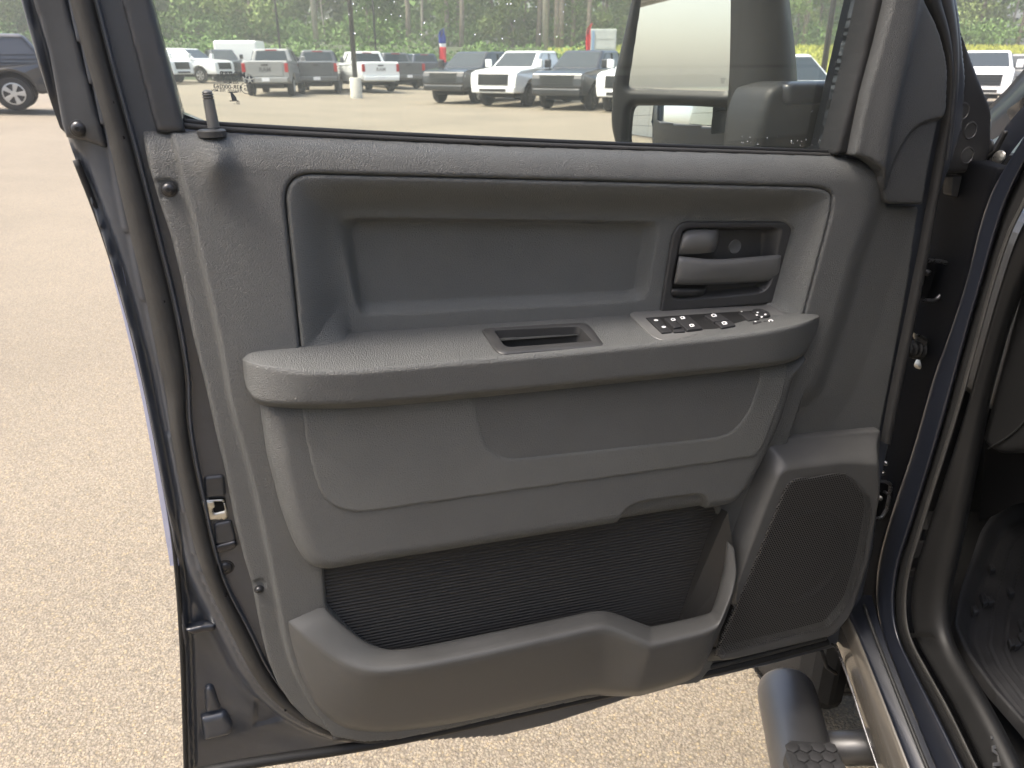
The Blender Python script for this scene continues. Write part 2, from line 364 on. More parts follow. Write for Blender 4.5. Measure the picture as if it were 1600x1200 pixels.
def h_shell(P):
    s1 = linesd(P, lR1); s2 = linesd(P, lR2)
    d = np.full(len(P), -.022)
    d = np.where(s2 < 0, -.030 - .022*sstep(-s2/.045), d)
    d -= .006*np.exp(-(s1/.0028)**2)
    d = np.where(s1 < 0, d + .010*sstep(-s1/.006), d)
    d += .006*np.exp(-((s2+.030)/.008)**2)*sstep((P[:, 1]-.28)/.02)
    sd, _ = polysd(P, tri); d -= .004*sstep(-sd/.004)
    st_, _ = polysd(P, lTRIM); d = np.where(st_ < -.012, -.078, d)
    y = P[:, 1]
    d -= .008*np.exp(-(((s2+.026)/.010)**2))*sstep((-.10-y)/.05)
    d += .004*np.sin(y*38)*np.exp(-((s2+.045)/.015)**2)*sstep((-.15-y)/.05)
    return d
door = relief('front_door', DP, so_, h_shell, .003, M['jamb'], truck, holes=[wh_], edge=.005, skirt=.05)
# outer skin of the door, seen only from outside
skin = relief('outer_skin', DP, inset(so_, .004), -.087, .02, M['paint'], door, holes=[wh_], edge=.004, skirt=-.03)
# window run at the rear of the glass
run = relief('glass_run', DP, dpx([(205, -200), (190, 0), (245, 206), (290, 206), (262, 98), (236, 0), (205, -200)][:-1] + [(216, -200)], -.02), lambda P: np.full(len(P), -.014), .003, M['frame'], door, edge=.004, skirt=.02)
relief('window_frame', DP, dpx([(-40, -300), (50, 0), (75, 80), (96, 196), (103, 215), (140, 222), (168, 232), (158, 190), (130, 90), (105, 0), (22, -300)], -.03), lambda P: -.032+.010*np.sin(np.clip((linesd(P, lR1))/.04, -1, 1)*1.57)**2, .003, M['frame'], door, edge=.003, skirt=.02)
# rubber weatherstrip
def strip(name, A, B, dA, dB, bul, m_, n=160, cross=8):
    a = resample(DP.p3([(x, y, dA) for x, y in smooth_line(A, 2)]), n); b = resample(DP.p3([(x, y, dB) for x, y in smooth_line(B, 2)]), n)
    R = []
    for k in range(cross+1):
        t = k/cross; R.append(a*(1-t)+b*t + DP.n*(bul*(math.sin(math.pi*t)**.6) if 0 < t < 1 else -.006))
    return loft(name, R, m_, door)
strip('weatherstrip', R2, R3, -.028, -.020, .011, M['rubber'])
strip('sealing_lip', [(x+1, y) for x, y in R3], [(x+7, y) for x, y in R3[:10]]+[(x+5, y) for x, y in R3[10:]], -.018, -.016, .004, M['jamb'])
for x, y in [(176, 160), (193, 215), (217, 323), (256, 471), (278, 600), (285, 707), (312, 820), (353, 931), (392, 1030), (446, 1110)]:
    p = DP.p3([(x, y, -.0135)])[0]; lathe('vent_hole', p, DP.n, [(.0016, -.004), (.0016, .0005)], M['black'], door, 8)
# ------------------------------------------------------------------ main trim
trim_out = TRIM_OUT
TOP = [(200, 196), (345, 207), (800, 228), (1310, 243), (1352, 250), (1380, 262)]
lTOP = dpx(TOP, -.02); lCR = dline(CR, 0)
I_out = dpx(rnd([(443, 272, 48), (1301, 294, 42), (1299, 330, 10), (1254, 500, 0), (472, 556, 0)], 8, 10), 0)
POCK = dpx(rnd([(506, 884, 4), (511, 950, 10), (566, 1008, 20), (620, 1030, 10), (1015, 1000), (1125, 970), (1140, 888), (1136, 843), (1115, 780)], 6), 0)
screwpad = dpx(rnd([(240, 282), (268, 280, 14), (281, 292, 14), (279, 307, 14), (250, 313)], 6), 0)
screwpad2 = dpx(rnd([(393, 915), (408, 908, 8), (418, 917, 8), (410, 930, 8), (397, 936)], 5), 0)
lRG = dline([(1368, 270), (1345, 340), (1318, 420), (1296, 500), (1262, 600)], 0)
PODB = dpx(rnd([(1200, 690, 14), (1380, 674, 4), (1376, 735, 10), (1367, 800), (1354, 882), (1326, 960), (1300, 992), (1094, 1042), (1124, 980), (1137, 842, 0), (1160, 778)], 6), .0)
def h_trim(P):
    s = -linesd(P, lTOP); s = np.abs(s)
    d = np.zeros(len(P)); t = np.clip(s/.032, 0, 1); d -= .028*(1-np.sqrt(np.clip(1-(1-t)**2, 0, 1)))
    d -= .0075*sstep(-linesd(P, lCR)/.005)
    q = dpx([(332, 214)])[0]; r2 = ((P[:, 0]-q[0])/.016)**2+((P[:, 1]-q[1]+.018)/.030)**2; d += .012*np.exp(-r2*1.1)
    for sp_ in (screwpad, screwpad2):
        sd, _ = polysd(P, sp_); d -= .0025*sstep(-sd/.002)
    g = linesd(P, lRG); d = d - .010*sstep(g/.05) - np.clip(g-.02, 0, .09)*.08
    return d
door_trim = relief('door_trim', DP, dpx(rnd(trim_out, 6), -.012), h_trim, .0025, M['trim'], door, holes=[inset(I_out, -.0008), dpx([(474, 545), (1250, 492), (1250, 530), (474, 590)], 0), POCK, inset(dpx(rnd([(1228, 756, 12), (1320, 737, 10), (1361, 778, 8), (1350, 872), (1330, 940, 12), (1298, 981, 12), (1116, 1026, 3)], 8), 0), .004)], edge=.004, skirt=.014)
# ------------------------------------------------------------------ upper insert
F_in = dpx(rnd([(528, 336, 30), (1226, 343, 22), (1186, 520, 0), (556, 575, 0)], 8, 8), -.03)
O2 = dpx(rnd([(519, 338, 20), (1036, 346, 16), (1014, 473, 16), (562, 498, 16)], 8, 8), -.03)
I2 = dpx(rnd([(556, 350, 12), (1010, 353, 12), (995, 457, 14), (568, 476, 14)], 8, 8), -.04)
def h_ins(P):
    t = ramp(P, I_out, F_in); d = -.034*(.35*t+.65*sstep(t))
    t = ramp(P, O2, I2); d -= .017*sstep(t)
    return d
HB = dpx(rnd([(1031, 487, 2), (1049, 365, 20), (1064, 346, 10), (1228, 346, 12), (1237, 356, 8), (1205, 474, 2)], 6), -.034)
relief('upper_insert_panel', DP, I_out, h_ins, .0025, M['trim2'], door, holes=[inset(HB, .002)], edge=.003, skirt=.012)
# ------------------------------------------------------------------ bolster below the armrest and its insert
bol = dpx(rnd([(404, 622, 0), (1262, 556, 0), (1238, 585), (1219, 650), (1194, 706), (1166, 760), (1140, 786, 20), (1104, 793, 8), (560, 880, 8), (508, 889, 18), (478, 882, 18), (457, 848, 20), (438, 795), (417, 713)], 10), .012)
slot = dpx(rnd([(950, 850, 4), (968, 790, 16), (992, 777, 12), (1090, 764, 14), (1102, 775, 8), (1110, 840, 4)], 8), .02)
def h_bol(P):
    d = np.full(len(P), .031); sd, _ = polysd(P, slot); return d-.009*sstep(-sd/.006)
relief('door_bolster', DP, bol, h_bol, .0025, M['trim'], door, edge=.026, skirt=.012)
lin = dpx(rnd([(470, 622, 0), (1236, 566, 0), (1222, 620), (1196, 690), (1180, 714, 8), (550, 803, 30), (508, 786, 30), (492, 750, 20), (478, 690)], 8), .031)
Og = dpx(rnd([(726, 595, 0), (1205, 550, 0), (1172, 650, 24), (1138, 684, 18), (786, 722, 22), (752, 700, 20)], 8), .03)
Ig = dpx(rnd([(772, 595, 0), (1172, 550, 0), (1138, 636, 20), (1108, 662, 16), (806, 692, 16), (786, 680, 16)], 8), .02)
def h_lin(P):
    sb, _ = polysd(P, bol); t = np.clip(-sb/.026, 0, 1)
    return .0325 - .019*sstep(ramp(P, Og, Ig)) - .026*(1-np.sqrt(np.clip(1-(1-t)**2, 0, 1)))
relief('lower_insert_panel', DP, lin, h_lin, .0025, M['trim2'], door, edge=.0025, skirt=.004)
# ------------------------------------------------------------------ armrest
ST = [ # back, ridge, bottom, under   (px,py,d)
 ((381, 557, -.004), (379, 562, .002), (381, 590, .002), (383, 598, -.004)),
 ((390, 549, -.002), (386, 566, .024), (386, 611, .020), (392, 618, .0)),
 ((428, 545, -.002), (418, 574, .042), (404, 629, .036), (404, 636, .012)),
 ((470, 541, -.003), (478, 581, .052), (450, 632, .047), (450, 640, .02)),
 ((495, 533, -.014), (520, 581, .054), (500, 632, .050), (500, 641, .025)),
 ((530, 521, -.031), (570, 579, .055), (560, 630, .051), (560, 640, .028)),
 ((640, 514, -.0335), (660, 571, .055), (660, 622, .051), (660, 632, .028)),
 ((760, 506, -.0335), (760, 562, .055), (760, 612, .051), (760, 622, .028)),
 ((870, 499, -.0335), (880, 552, .055), (880, 601, .051), (880, 610, .028)),
 ((985, 492, -.0335), (1000, 540, .055), (1000, 589, .051), (1000, 597, .028)),
 ((1120, 484, -.0335), (1120, 528, .055), (1130, 576, .051), (1130, 583, .028)),
 ((1196, 479, -.033), (1206, 516, .054), (1200, 569, .050), (1200, 575, .026)),
 ((1240, 485, -.018), (1250, 507, .046), (1246, 561, .040), (1243, 566, .018)),
 ((1264, 489, -.004), (1272, 499, .025), (1266, 543, .022), (1262, 550, .006)),
 ((1277, 491, -.001), (1280, 495, .004), (1279, 508, .003), (1277, 512, -.004))]
A3 = np.stack([DP.p3(list(s)) for s in ST], 1)    # 4 x stations x 3
Lp0, Lp1, Lp2 = A3[0][5], A3[0][10], A3[1][7]
LP = Plane(Lp0, Lp1-Lp0, Lp2-Lp0)
if LP.n[2] < 0: LP = Plane(Lp0, Lp1-Lp0, Lp0-Lp2)
cup_out = rnd([(751, 513, 6), (778, 553, 12), (946, 540, 5), (919, 503, 14)], 6)
cup_in = rnd([(773, 516, 3), (790, 542, 8), (925, 532, 3), (905, 510, 6)], 4)
cup_mid = LP.pts(rnd([(760, 514, 4), (784, 548, 10), (936, 537, 5), (913, 506, 10)], 5), 0)
def lp_in(c, poly):
    q = c-LP.o; P = np.array([[q@LP.ex, q@LP.ey]])
    return abs(q@LP.n) < .01 and polysd(P, poly)[0][0] < -.001
sm = [smooth_line(r, 3) for r in A3]
def mix(a, b, t): return a*(1-t)+b*t
rails = [sm[0], mix(sm[0], sm[1], .5), mix(sm[0], sm[1], .84), sm[1], mix(sm[1], sm[2], .3), mix(sm[1], sm[2], .75), sm[2], mix(sm[2], sm[3], .35), sm[3], sm[3]-DP.n*.03]
Rf = []
for i in range(len(rails)-1):
    Rf.append(rails[i])
    if i < 2:
        for k in range(1, 9): Rf.append(mix(rails[i], rails[i+1], k/9))
Rf.append(rails[-1])
# round the profile corners only past the flat ledge
flat = Rf[:19]; rest = Rf[18:]
G = np.stack([resample(r, 240) for r in rest]); 
for _ in range(3):
    q = [G[0]]
    for i in range(len(G)-1): q += [.75*G[i]+.25*G[i+1], .25*G[i]+.75*G[i+1]]
    q.append(G[-1]); G = np.stack(q)
allr = [resample(r, 240) for r in flat[:-1]] + list(G)
loft('armrest', allr, M['trim'], door, skip=lambda c: lp_in(c, cup_mid))
# pull cup
V, F = prismvf(LP, LP.pts(cup_out, .002), -.003, .0022, .0014)
F = F[:-1]; n0 = len(cup_out)
ctop = V[-n0:]
ci = LP.pts(cup_in, .002)
inner_loops = [LP.w(inset(ci, -.0025), .0022), LP.w(inset(ci, -.0006), .0016), LP.w(ci, -.001), LP.w(inset(ci, .002), -.023), LP.w(inset(ci, .005), -.025)]
def rsl(loop, n): return resample(np.vstack([loop, loop[:1]]), n+1)[:-1]
NL = 64; o_loops = [rsl(LP.w(LP.pts(cup_out, .002), -.003), NL), rsl(LP.w(LP.pts(cup_out, .002), .001), NL), rsl(ctop[::-1] if False else LP.w(inset(LP.pts(cup_out, .002), .0015), .0024), NL)] + [rsl(l, NL) for l in inner_loops]
V = np.concatenate(o_loops); F = [(i*NL+k, i*NL+(k+1) % NL, (i+1)*NL+(k+1) % NL, (i+1)*NL+k) for i in range(len(o_loops)-1) for k in range(NL)] + [tuple((len(o_loops)-1)*NL+k for k in range(NL))]
mk('pull_cup', V, F, M['smooth'], door, sharp=45)
# ------------------------------------------------------------------ window and mirror switches on the armrest
def lpp(pts, off=0., r=1.5): return LP.pts(rnd(pts, r, 3), off)
prism('switch_panel', LP, lpp([(982, 494, 4), (1019, 531, 10), (1038, 537, 6), (1236, 514, 5), (1240, 509, 4), (1206, 480, 8), (992, 489.5, 4)]), -.002, .0040, M['satin'], door, .0016)
def Z8(x, y): return (980+x/5, 460+y/5)
wells = [[(150, 185), (265, 180), (270, 165), (500, 160), (590, 155), (710, 145), (730, 270), (600, 275), (270, 302)]]
prism('switch_recess', LP, lpp([Z8(*q) for q in [(140, 184), (800, 138), (1000, 128), (1236, 212), (1225, 226), (880, 262), (600, 274), (270, 303)]], .004), .003, .0043, M['rubber_d'], door, .0003)
def zb(name, pts, h, m_=None, h0=.0042):
    h += .0018; return prism(name, LP, lpp([Z8(*q) for q in pts], h), h0, h, m_ or M['button'], door, .0008)
zb('lock_switch', [(158, 188), (250, 182), (352, 290), (272, 298)], .0045)
zb('lock_switch', [(362, 292), (362, 270), (440, 262), (456, 288)], .0045)
zb('window_switch', [(286, 184), (340, 176), (428, 250), (368, 258)], .0075)
zb('window_switch', [(350, 176), (480, 164), (590, 262), (470, 275)], .006)
zb('window_switch', [(600, 160), (720, 148), (800, 200), (680, 212)], .006)
zb('window_switch', [(684, 214), (806, 202), (850, 240), (740, 258)], .006)
zb('mirror_select_switch', [(870, 140), (960, 134), (1040, 190), (950, 200)], .0055)
zb('mirror_select_switch', [(980, 212), (1050, 206), (1055, 228), (982, 238)], .0045)
zb('mirror_fold_switch', [(1062, 205), (1210, 196), (1232, 216), (1070, 234)], .0045)
c = LP.pts([Z8(1040, 162)], .004)[0]; 
lathe('mirror_joystick', LP.w(c, .0038), LP.n, [(.0125, 0), (.0125, .003), (.0115, .0045), (.0085, .0045), (.008, .0035), (0.001, .0035)], M['button'], door, 24)
ic = []
def icon(pts, h):
    m_ = np.mean(pts, 0); pts = [(m_[0]+(x-m_[0])*.78, m_[1]+(y-m_[1])*.78) for x, y in pts]
    h += .0018; V, F = prismvf(LP, lpp([Z8(*q) for q in pts], h, .3), h, h+.0003, .0001); mk('switch_symbol', V, F, M['white'], door)
def wicon(x, y, h, s=1.0):   # small window pictogram: door-window outline with a dark centre
    icon([(x-30*s, y-8*s), (x-8*s, y-18*s), (x+20*s, y-16*s), (x+32*s, y-2*s), (x+34*s, y+10*s), (x-10*s, y+16*s)], h)
    h += .0018; V, F = prismvf(LP, lpp([Z8(*q) for q in [(x-10*s, y-6*s), (x+6*s, y-9*s), (x+12*s, y+1*s), (x-4*s, y+5*s)]], h+.0003, .3), h, h+.0005, .0001); mk('switch_symbol_centre', V, F, M['button'], door)
ic2 = []
wicon(356, 198, .0075, .8); wicon(430, 184, .006, .85); wicon(502, 244, .006, .85); wicon(674, 166, .006, .95); wicon(756, 226, .006, .95); wicon(1120, 210, .0045, .85)
for (x, y) in [(225, 202), (286, 254)]: icon([(x-24, y-4), (x-2, y-9), (x+20, y-3), (x+22, y+5), (x-2, y+9), (x-16, y+5)], .0045)
for (x, y) in [(1018, 142), (1012, 162), (1078, 157), (1050, 176)]: icon([(x-11, y-4), (x+6, y-7), (x+13, y), (x+6, y+7), (x-8, y+5)], .0065)
icon([(884, 132), (900, 130), (904, 137), (888, 139)], .0055); icon([(990, 209), (1008, 207), (1014, 216), (994, 218)], .0045)
# ------------------------------------------------------------------ inside handle
def Z5(x, y): return (1000+x/5, 320+y/5)
RIN = dpx(rnd([Z5(*q) for q in [(330, 176, ), (1125, 172), (1075, 420), (1030, 620), (960, 690), (480, 735), (240, 745), (250, 600)]], 9), -.03)
Rfl = dpx(rnd([Z5(*q) for q in [(345, 200), (960, 200), (930, 640), (480, 690), (250, 700), (265, 600)]], 9), -.05)
def h_bez(P):
    return -.031 - .022*sstep(ramp(P, RIN, Rfl))
relief('handle_bezel', DP, HB, h_bez, .0015, M['smooth'], door, edge=.0025, skirt=.01)
def hloft(name, rows, m_, cross=2, along=2):
    A = np.stack([DP.p3([(*Z5(x, y), d) for x, y, d in r]) for r in rows], 0)   # stations x rails x3
    A = A.transpose(1, 0, 2); A = [smooth_line(a, along) for a in A]
    return loft(name, A, m_, door, close=False, cross=cross)
# paddle: stations left to right; each: back-top, top edge, mid, chamfer, bottom, back-bottom
hloft('release_handle', [
 [(302, 402, -.040), (302, 402, -.027), (290, 470, -.024), (276, 545, -.024), (262, 618, -.027), (262, 618, -.040)],
 [(306, 400, -.040), (308, 401, -.021), (300, 470, -.0185), (290, 550, -.0185), (275, 621, -.022), (275, 622, -.040)],
 [(420, 414, -.040), (440, 416, -.019), (430, 480, -.017), (420, 555, -.017), (410, 624, -.021), (410, 626, -.040)],
 [(580, 428, -.040), (600, 430, -.020), (595, 488, -.018), (588, 550, -.020), (575, 618, -.026), (575, 622, -.040)],
 [(820, 412, -.040), (840, 410, -.024), (835, 465, -.022), (830, 530, -.024), (815, 606, -.031), (815, 612, -.042)],
 [(1080, 388, -.042), (1100, 387, -.027), (1093, 440, -.026), (1086, 515, -.027), (1072, 590, -.034), (1072, 596, -.044)],
 [(1104, 386, -.044), (1108, 390, -.034), (1101, 440, -.034), (1092, 515, -.035), (1078, 588, -.038), (1076, 590, -.046)]], M['satin'], cross=1, along=2)
hloft('handle_pivot_cover', [
 [(320, 250, -.052), (312, 300, -.030), (304, 360, -.028), (300, 385, -.036)],
 [(345, 182, -.050), (342, 215, -.024), (322, 330, -.020), (305, 388, -.030)],
 [(470, 174, -.050), (470, 205, -.020), (455, 320, -.017), (440, 385, -.028)],
 [(600, 178, -.052), (594, 212, -.022), (585, 320, -.020), (560, 372, -.030)],
 [(622, 190, -.056), (618, 225, -.045), (606, 320, -.045), (580, 368, -.048)]], M['satin'], cross=2, along=3)
hloft('handle_pivot_cover', [
 [(246, 640, -.050), (242, 660, -.032), (238, 700, -.032), (240, 735, -.045)],
 [(262, 636, -.046), (258, 656, -.026), (250, 700, -.027), (262, 738, -.042)],
 [(400, 636, -.046), (398, 658, -.026), (392, 700, -.027), (390, 732, -.042)],
 [(505, 632, -.048), (505, 655, -.032), (495, 695, -.034), (480, 722, -.046)],
 [(520, 640, -.054), (518, 660, -.050), (508, 695, -.050), (492, 718, -.054)]], M['smooth'], cross=2, along=3)
lathe('screw_cover', DP.p3([(*Z5(738, 326), -.0535)])[0], DP.n, [(.0098, 0), (.0098, .0012), (.0090, .0018), (.0078, .0010), (.0005, .0010)], M['satin'], door, 28)
# ------------------------------------------------------------------ speaker pod, grille and map pocket
PODT = dpx(rnd([(1219, 736, 14), (1320, 723, 20), (1368, 728, 6), (1371, 776, 10), (1366, 800), (1353, 880), (1327, 956), (1301, 989), (1102, 1036, 0)], 8), .03)
GR = dpx(rnd([(1228, 756, 12), (1242, 747, 6), (1320, 737, 10), (1334, 748, 8), (1361, 778, 8), (1363, 800), (1350, 872), (1330, 940, 12), (1298, 981, 12), (1116, 1026, 3)], 8), .032)
def h_pod(P):
    return -.004 + .036*sstep(ramp(P, PODB, PODT))
relief('speaker_pod', DP, PODB, h_pod, .0025, M['fine'], door, holes=[inset(GR, .003)], edge=.002, skirt=.012)
g = relief('speaker_grille', DP, GR, .0335, .004, M['grille'], door, edge=.002, skirt=.003)
def gattr(o):
    me = o.data; co = np.empty(len(me.vertices)*3); me.vertices.foreach_get('co', co); co = co.reshape(-1, 3)+ORG-DP.o
    a = me.attributes.new('gu', 'FLOAT_VECTOR', 'POINT'); v = np.stack([co@DP.ex, co@DP.ey, co@DP.n], -1); a.data.foreach_set('vector', v.ravel())
gattr(g)
sc = DP.p3([(1238, 862, .0)])[0]
lathe('speaker_cone', sc-DP.n*.03, DP.n, [(.090, .048), (.088, .056), (.082, .056), (.078, .048), (.04, .012), (.032, .008), (.028, .018), (.012, .024), (.001, .025)], M['dkpaint'], door, 40)
mk('speaker_backing', DP.w(GR, .017), [tuple(range(len(GR)))], M['black'], door, smooth=False)
PB = dpx([(480, 850), (1150, 750), (1150, 1000), (1010, 1030), (600, 1080), (480, 980)], -.02)
mk('pocket_backing', DP.w(dpx([(480, 860), (1160, 745), (1160, 1000), (1100, 1060), (600, 1130), (480, 1040)], -.022), -.024), [(0, 1, 2, 3, 4, 5)], M['black'], door, smooth=False)
# ribbed back of the pocket
pa = DP.uv(505, 886, -.01); pb = DP.uv(1110, 790, -.01); ex_ = (pb-pa)/np.linalg.norm(pb-pa); ey_ = np.array([-ex_[1], ex_[0]])
rows = int(.235/.0007); V = []; F = []
r0 = DP.uv(1122, 792, -.01); r1 = DP.uv(1062, 965, -.01)
for i in range(rows):
    s_ = .02 - i*.0007; ph = (i*.0007 % .0052)/.0052; dd = -.012 + .0016*(1-abs(2*ph-1))
    pR = pa + ey_*s_; tR = ((r0-pR)@ey_)/(((r0-r1)@ey_)+1e-9); q = r0+(r1-r0)*tR; uR = (q-pR)@ex_
    V += [DP.w(pR-ex_*.05, dd), DP.w(pR+ex_*uR, dd)]
    if i: F.append((2*i-2, 2*i, 2*i+1, 2*i-1))
rb = mk('ribbed_pocket_back', V, F, M['ribs'], door, smooth=False)
mk('pocket_end_wall', [DP.w(r0, -.011), DP.w(r1+(r1-r0)*.3, -.011), *DP.p3([(1120, 1010, .03), (1150, 880, .03), (1137, 800, .02)])], [(0, 1, 2, 3, 4)], M['ribs'], door, smooth=False)
PR = [
 ((505, 952, -.006), (508, 946, .0), (450, 971, .0), (446, 975, -.004), (440, 972, -.012)),
 ((526, 974, -.004), (530, 968, .010), (476, 994, .018), (460, 1013, .004), (452, 1013, -.01)),
 ((566, 1006, .0), (569, 999, .020), (520, 1028, .036), (476, 1062, .008), (468, 1066, -.01)),
 ((590, 1018, .004), (592, 1009, .018), (560, 1046, .050), (508, 1114, .012), (500, 1122, -.01)),
 ((620, 1024, .008), (622, 1013, .018), (600, 1051, .056), (562, 1144, .018), (560, 1150, -.01)),
 ((700, 1008, .01), (700, 999, .018), (700, 1036, .058), (690, 1131, .022), (690, 1138, -.01)),
 ((900, 968, .01), (900, 957, .018), (900, 990, .058), (890, 1086, .030), (890, 1093, -.01)),
 ((932, 962, .01), (932, 950, .018), (930, 982, .058), (925, 1079, .034), (925, 1086, -.01)),
 ((956, 964, .01), (956, 952, .018), (953, 981, .059), (950, 1081, .036), (950, 1088, -.01)),
 ((1012, 986, .02), (1014, 975, .030), (1014, 1008, .074), (994, 1083, .052), (994, 1088, -.01)),
 ((1020, 986, .02), (1018, 976, .030), (1018, 1009, .074), (1000, 1082, .052), (1000, 1088, -.01)),
 ((1104, 966, .02), (1106, 957, .030), (1119, 985, .072), (1087, 1057, .050), (1090, 1062, -.01)),
 ((1112, 960, .018), (1114, 951, .028), (1130, 965, .066), (1104, 1035, .042), (1100, 1040, -.01)),
 ((1130, 892, .014), (1133, 888, .034), (1153, 906, .052), (1150, 930, .036), (1144, 940, .0)),
 ((1133, 848, .012), (1136, 845, .026), (1147, 857, .034), (1148, 864, .028), (1144, 870, .0))]
A = np.stack([DP.p3(list(s)) for s in PR], 1)
A = [smooth_line(a, 2) for a in A]
B = [A[0], mix(A[0], A[1], .7), mix(A[1], A[2], .12), mix(A[1], A[2], .5), mix(A[1], A[2], .9), mix(A[2], A[3], .06), mix(A[2], A[3], .3), mix(A[2], A[3], .6), mix(A[2], A[3], .92), mix(A[3], A[4], .2), A[4]]
loft('map_pocket', B, M['fine'], door, n=220, cross=1)
# trims the joint between door trim and pocket lip on the left
# ------------------------------------------------------------------ fasteners, lock knob, latch
def screw(x, y, d, r, m_=None, dome=True):
    p = DP.p3([(x, y, d)])[0]
    lathe('trim_screw', p, DP.n, [(r*1.25, 0), (r*1.2, .0008), (r, .0012), (r*.92, .0026), (r*.6, .0040), (r*.32, .0044), (r*.30, .003), (.0002, .003)], m_ or M['bolt'], door, 20)
screw(264, 296, -.008, .0062); screw(405, 921, -.008, .0048); screw(123, 201, -.028, .0066); 
screw(352, 887, -.022, .0085)
pk0, pk1 = DP.p3([(334, 199, -.014), (323, 141, -.014)]); ax = pk1-pk0; hk = np.linalg.norm(ax)
lathe('lock_knob', pk0, ax, [(.0056, 0), (.0052, hk*.70), (.0052, hk*.76), (.0040, hk*.775), (.0053, hk*.80), (.0053, hk*.835), (.0040, hk*.85), (.0054, hk*.875), (.0052, hk*.905), (.0040, hk*.92), (.0050, hk*.945), (.0042, hk*.98), (.002, hk*1.01)], M['satin'], door, 20)
lathe('lock_knob_bezel', DP.p3([(330, 200, -.012)])[0]-np.array([0, 0, .002]), (0, 0, 1), [(.0135, -.006), (.0135, -.0005), (.0118, .0008), (.008, .0012), (.0065, .0)], M['smooth'], door, 24)
relief('latch_plate', DP, dpx(rnd([(314, 782), (350, 780), (357, 806), (352, 812), (322, 812)], 4), -.02), -.0185, .0015, M['steel'], door, holes=[dpx(rnd([(331, 784), (348, 783), (352, 798), (334, 802)], 3), -.02)], edge=.0015, skirt=.006)
mk('latch_mouth', DP.w(dpx([(326, 778), (352, 777), (356, 806), (330, 808)], -.021), -.0205), [(0, 1, 2, 3)], M['black'], door, smooth=False)
prism('latch_claw', DP, dpx(rnd([(322, 785), (334, 783), (336, 792), (326, 797)], 2), -.018), -.021, -.0165, M['steel'], door)
for pts in ([(318, 745), (350, 742), (354, 775), (320, 778)], [(333, 818), (362, 812), (370, 846), (336, 852)]):
    relief('latch_pad', DP, dpx(rnd(pts, 6), -.02), -.0185, .002, M['frame'], door, edge=.003, skirt=.003)
relief('striker_recess', DP, dpx(rnd([(334, 852), (368, 843), (372, 851), (362, 858), (338, 864)], 3), -.02), -.0165, .0015, M['paint'], door, edge=.003, skirt=.006)
relief('drain_boss', DP, dpx(rnd([(312, 1136, 3), (352, 1126, 6), (366, 1150, 8), (360, 1162, 4), (318, 1172, 4)], 4), -.03), lambda P: -.042, .002, M['jamb'], door, edge=.009, skirt=.01)
relief('drain_boss', DP, dpx(rnd([(318, 1090, 8), (332, 1086, 8), (346, 1124, 4), (320, 1130, 4)], 4), -.03), lambda P: -.045, .002, M['jamb'], door, edge=.007, skirt=.01)
relief('crease_patch', DP, dpx(rnd([(289, 985), (316, 978), (338, 976), (336, 986), (300, 992)], 3), -.035), -.034, .002, M['paint'], door, edge=.003, skirt=.01)
# black hem seal down the rear edge and along the bottom
def dtube(name, pts, d, r, m_, n=8, par=None):
    return tube(name, resample(DP.p3([(x, y, d) for x, y in smooth_line(pts, 2)]), 120), r, m_, par or door, n)
dtube('edge_seal', [(x+1, y) for x, y in L0[5:]], -.043, .0035, M['rubber_d'])
dtube('bottom_seal', [(293, 1212), (375, 1194), (600, 1162), (850, 1105), (1012, 1070), (1120, 1047), (1220, 1022), (1292, 1003)], -.018, .0075, M['rubber_d'])
dtube('bottom_seal', [(520, 1152), (640, 1150), (850, 1097), (1012, 1064), (1120, 1040), (1220, 1015), (1290, 996)], -.012, .0045, M['rubber'])
# clear film guard on the rear edge of the door
fa = [(x-7, y) for x, y in [(178, 413), (215, 556), (240, 680), (264, 830), (273, 884)]]; fb = [(190, 413), (228, 556), (252, 680), (274, 830), (280, 884)]
loft('edge_guard_film', [DP.p3([(x, y, -.044) for x, y in smooth_line(fa)]), DP.p3([(x, y, -.041) for x, y in smooth_line([(a[0]*.5+b[0]*.5, a[1]) for a, b in zip(fa, fb)])]), DP.p3([(x, y, -.040) for x, y in smooth_line(fb)])], M['film'], door, n=40)
# ------------------------------------------------------------------ belt seal and glass
dtube('belt_seal', [(284, 190), (345, 196), (800, 220), (1308, 238)], -.030, .0032, M['rubber_d'])
dtube('belt_seal', [(284, 196), (345, 203), (800, 226), (1308, 243)], -.024, .0030, M['rubber'])
gp = dpx([(140, -270), (225, 0), (280, 215), (1318, 260), (1376, 0), (1440, -270)], -.045)
V, F = prismvf(DP, gp, -.049, -.045, .0005, 1)
mk('window_glass', *join([(V, F)]), M['glass'], door, smooth=False)
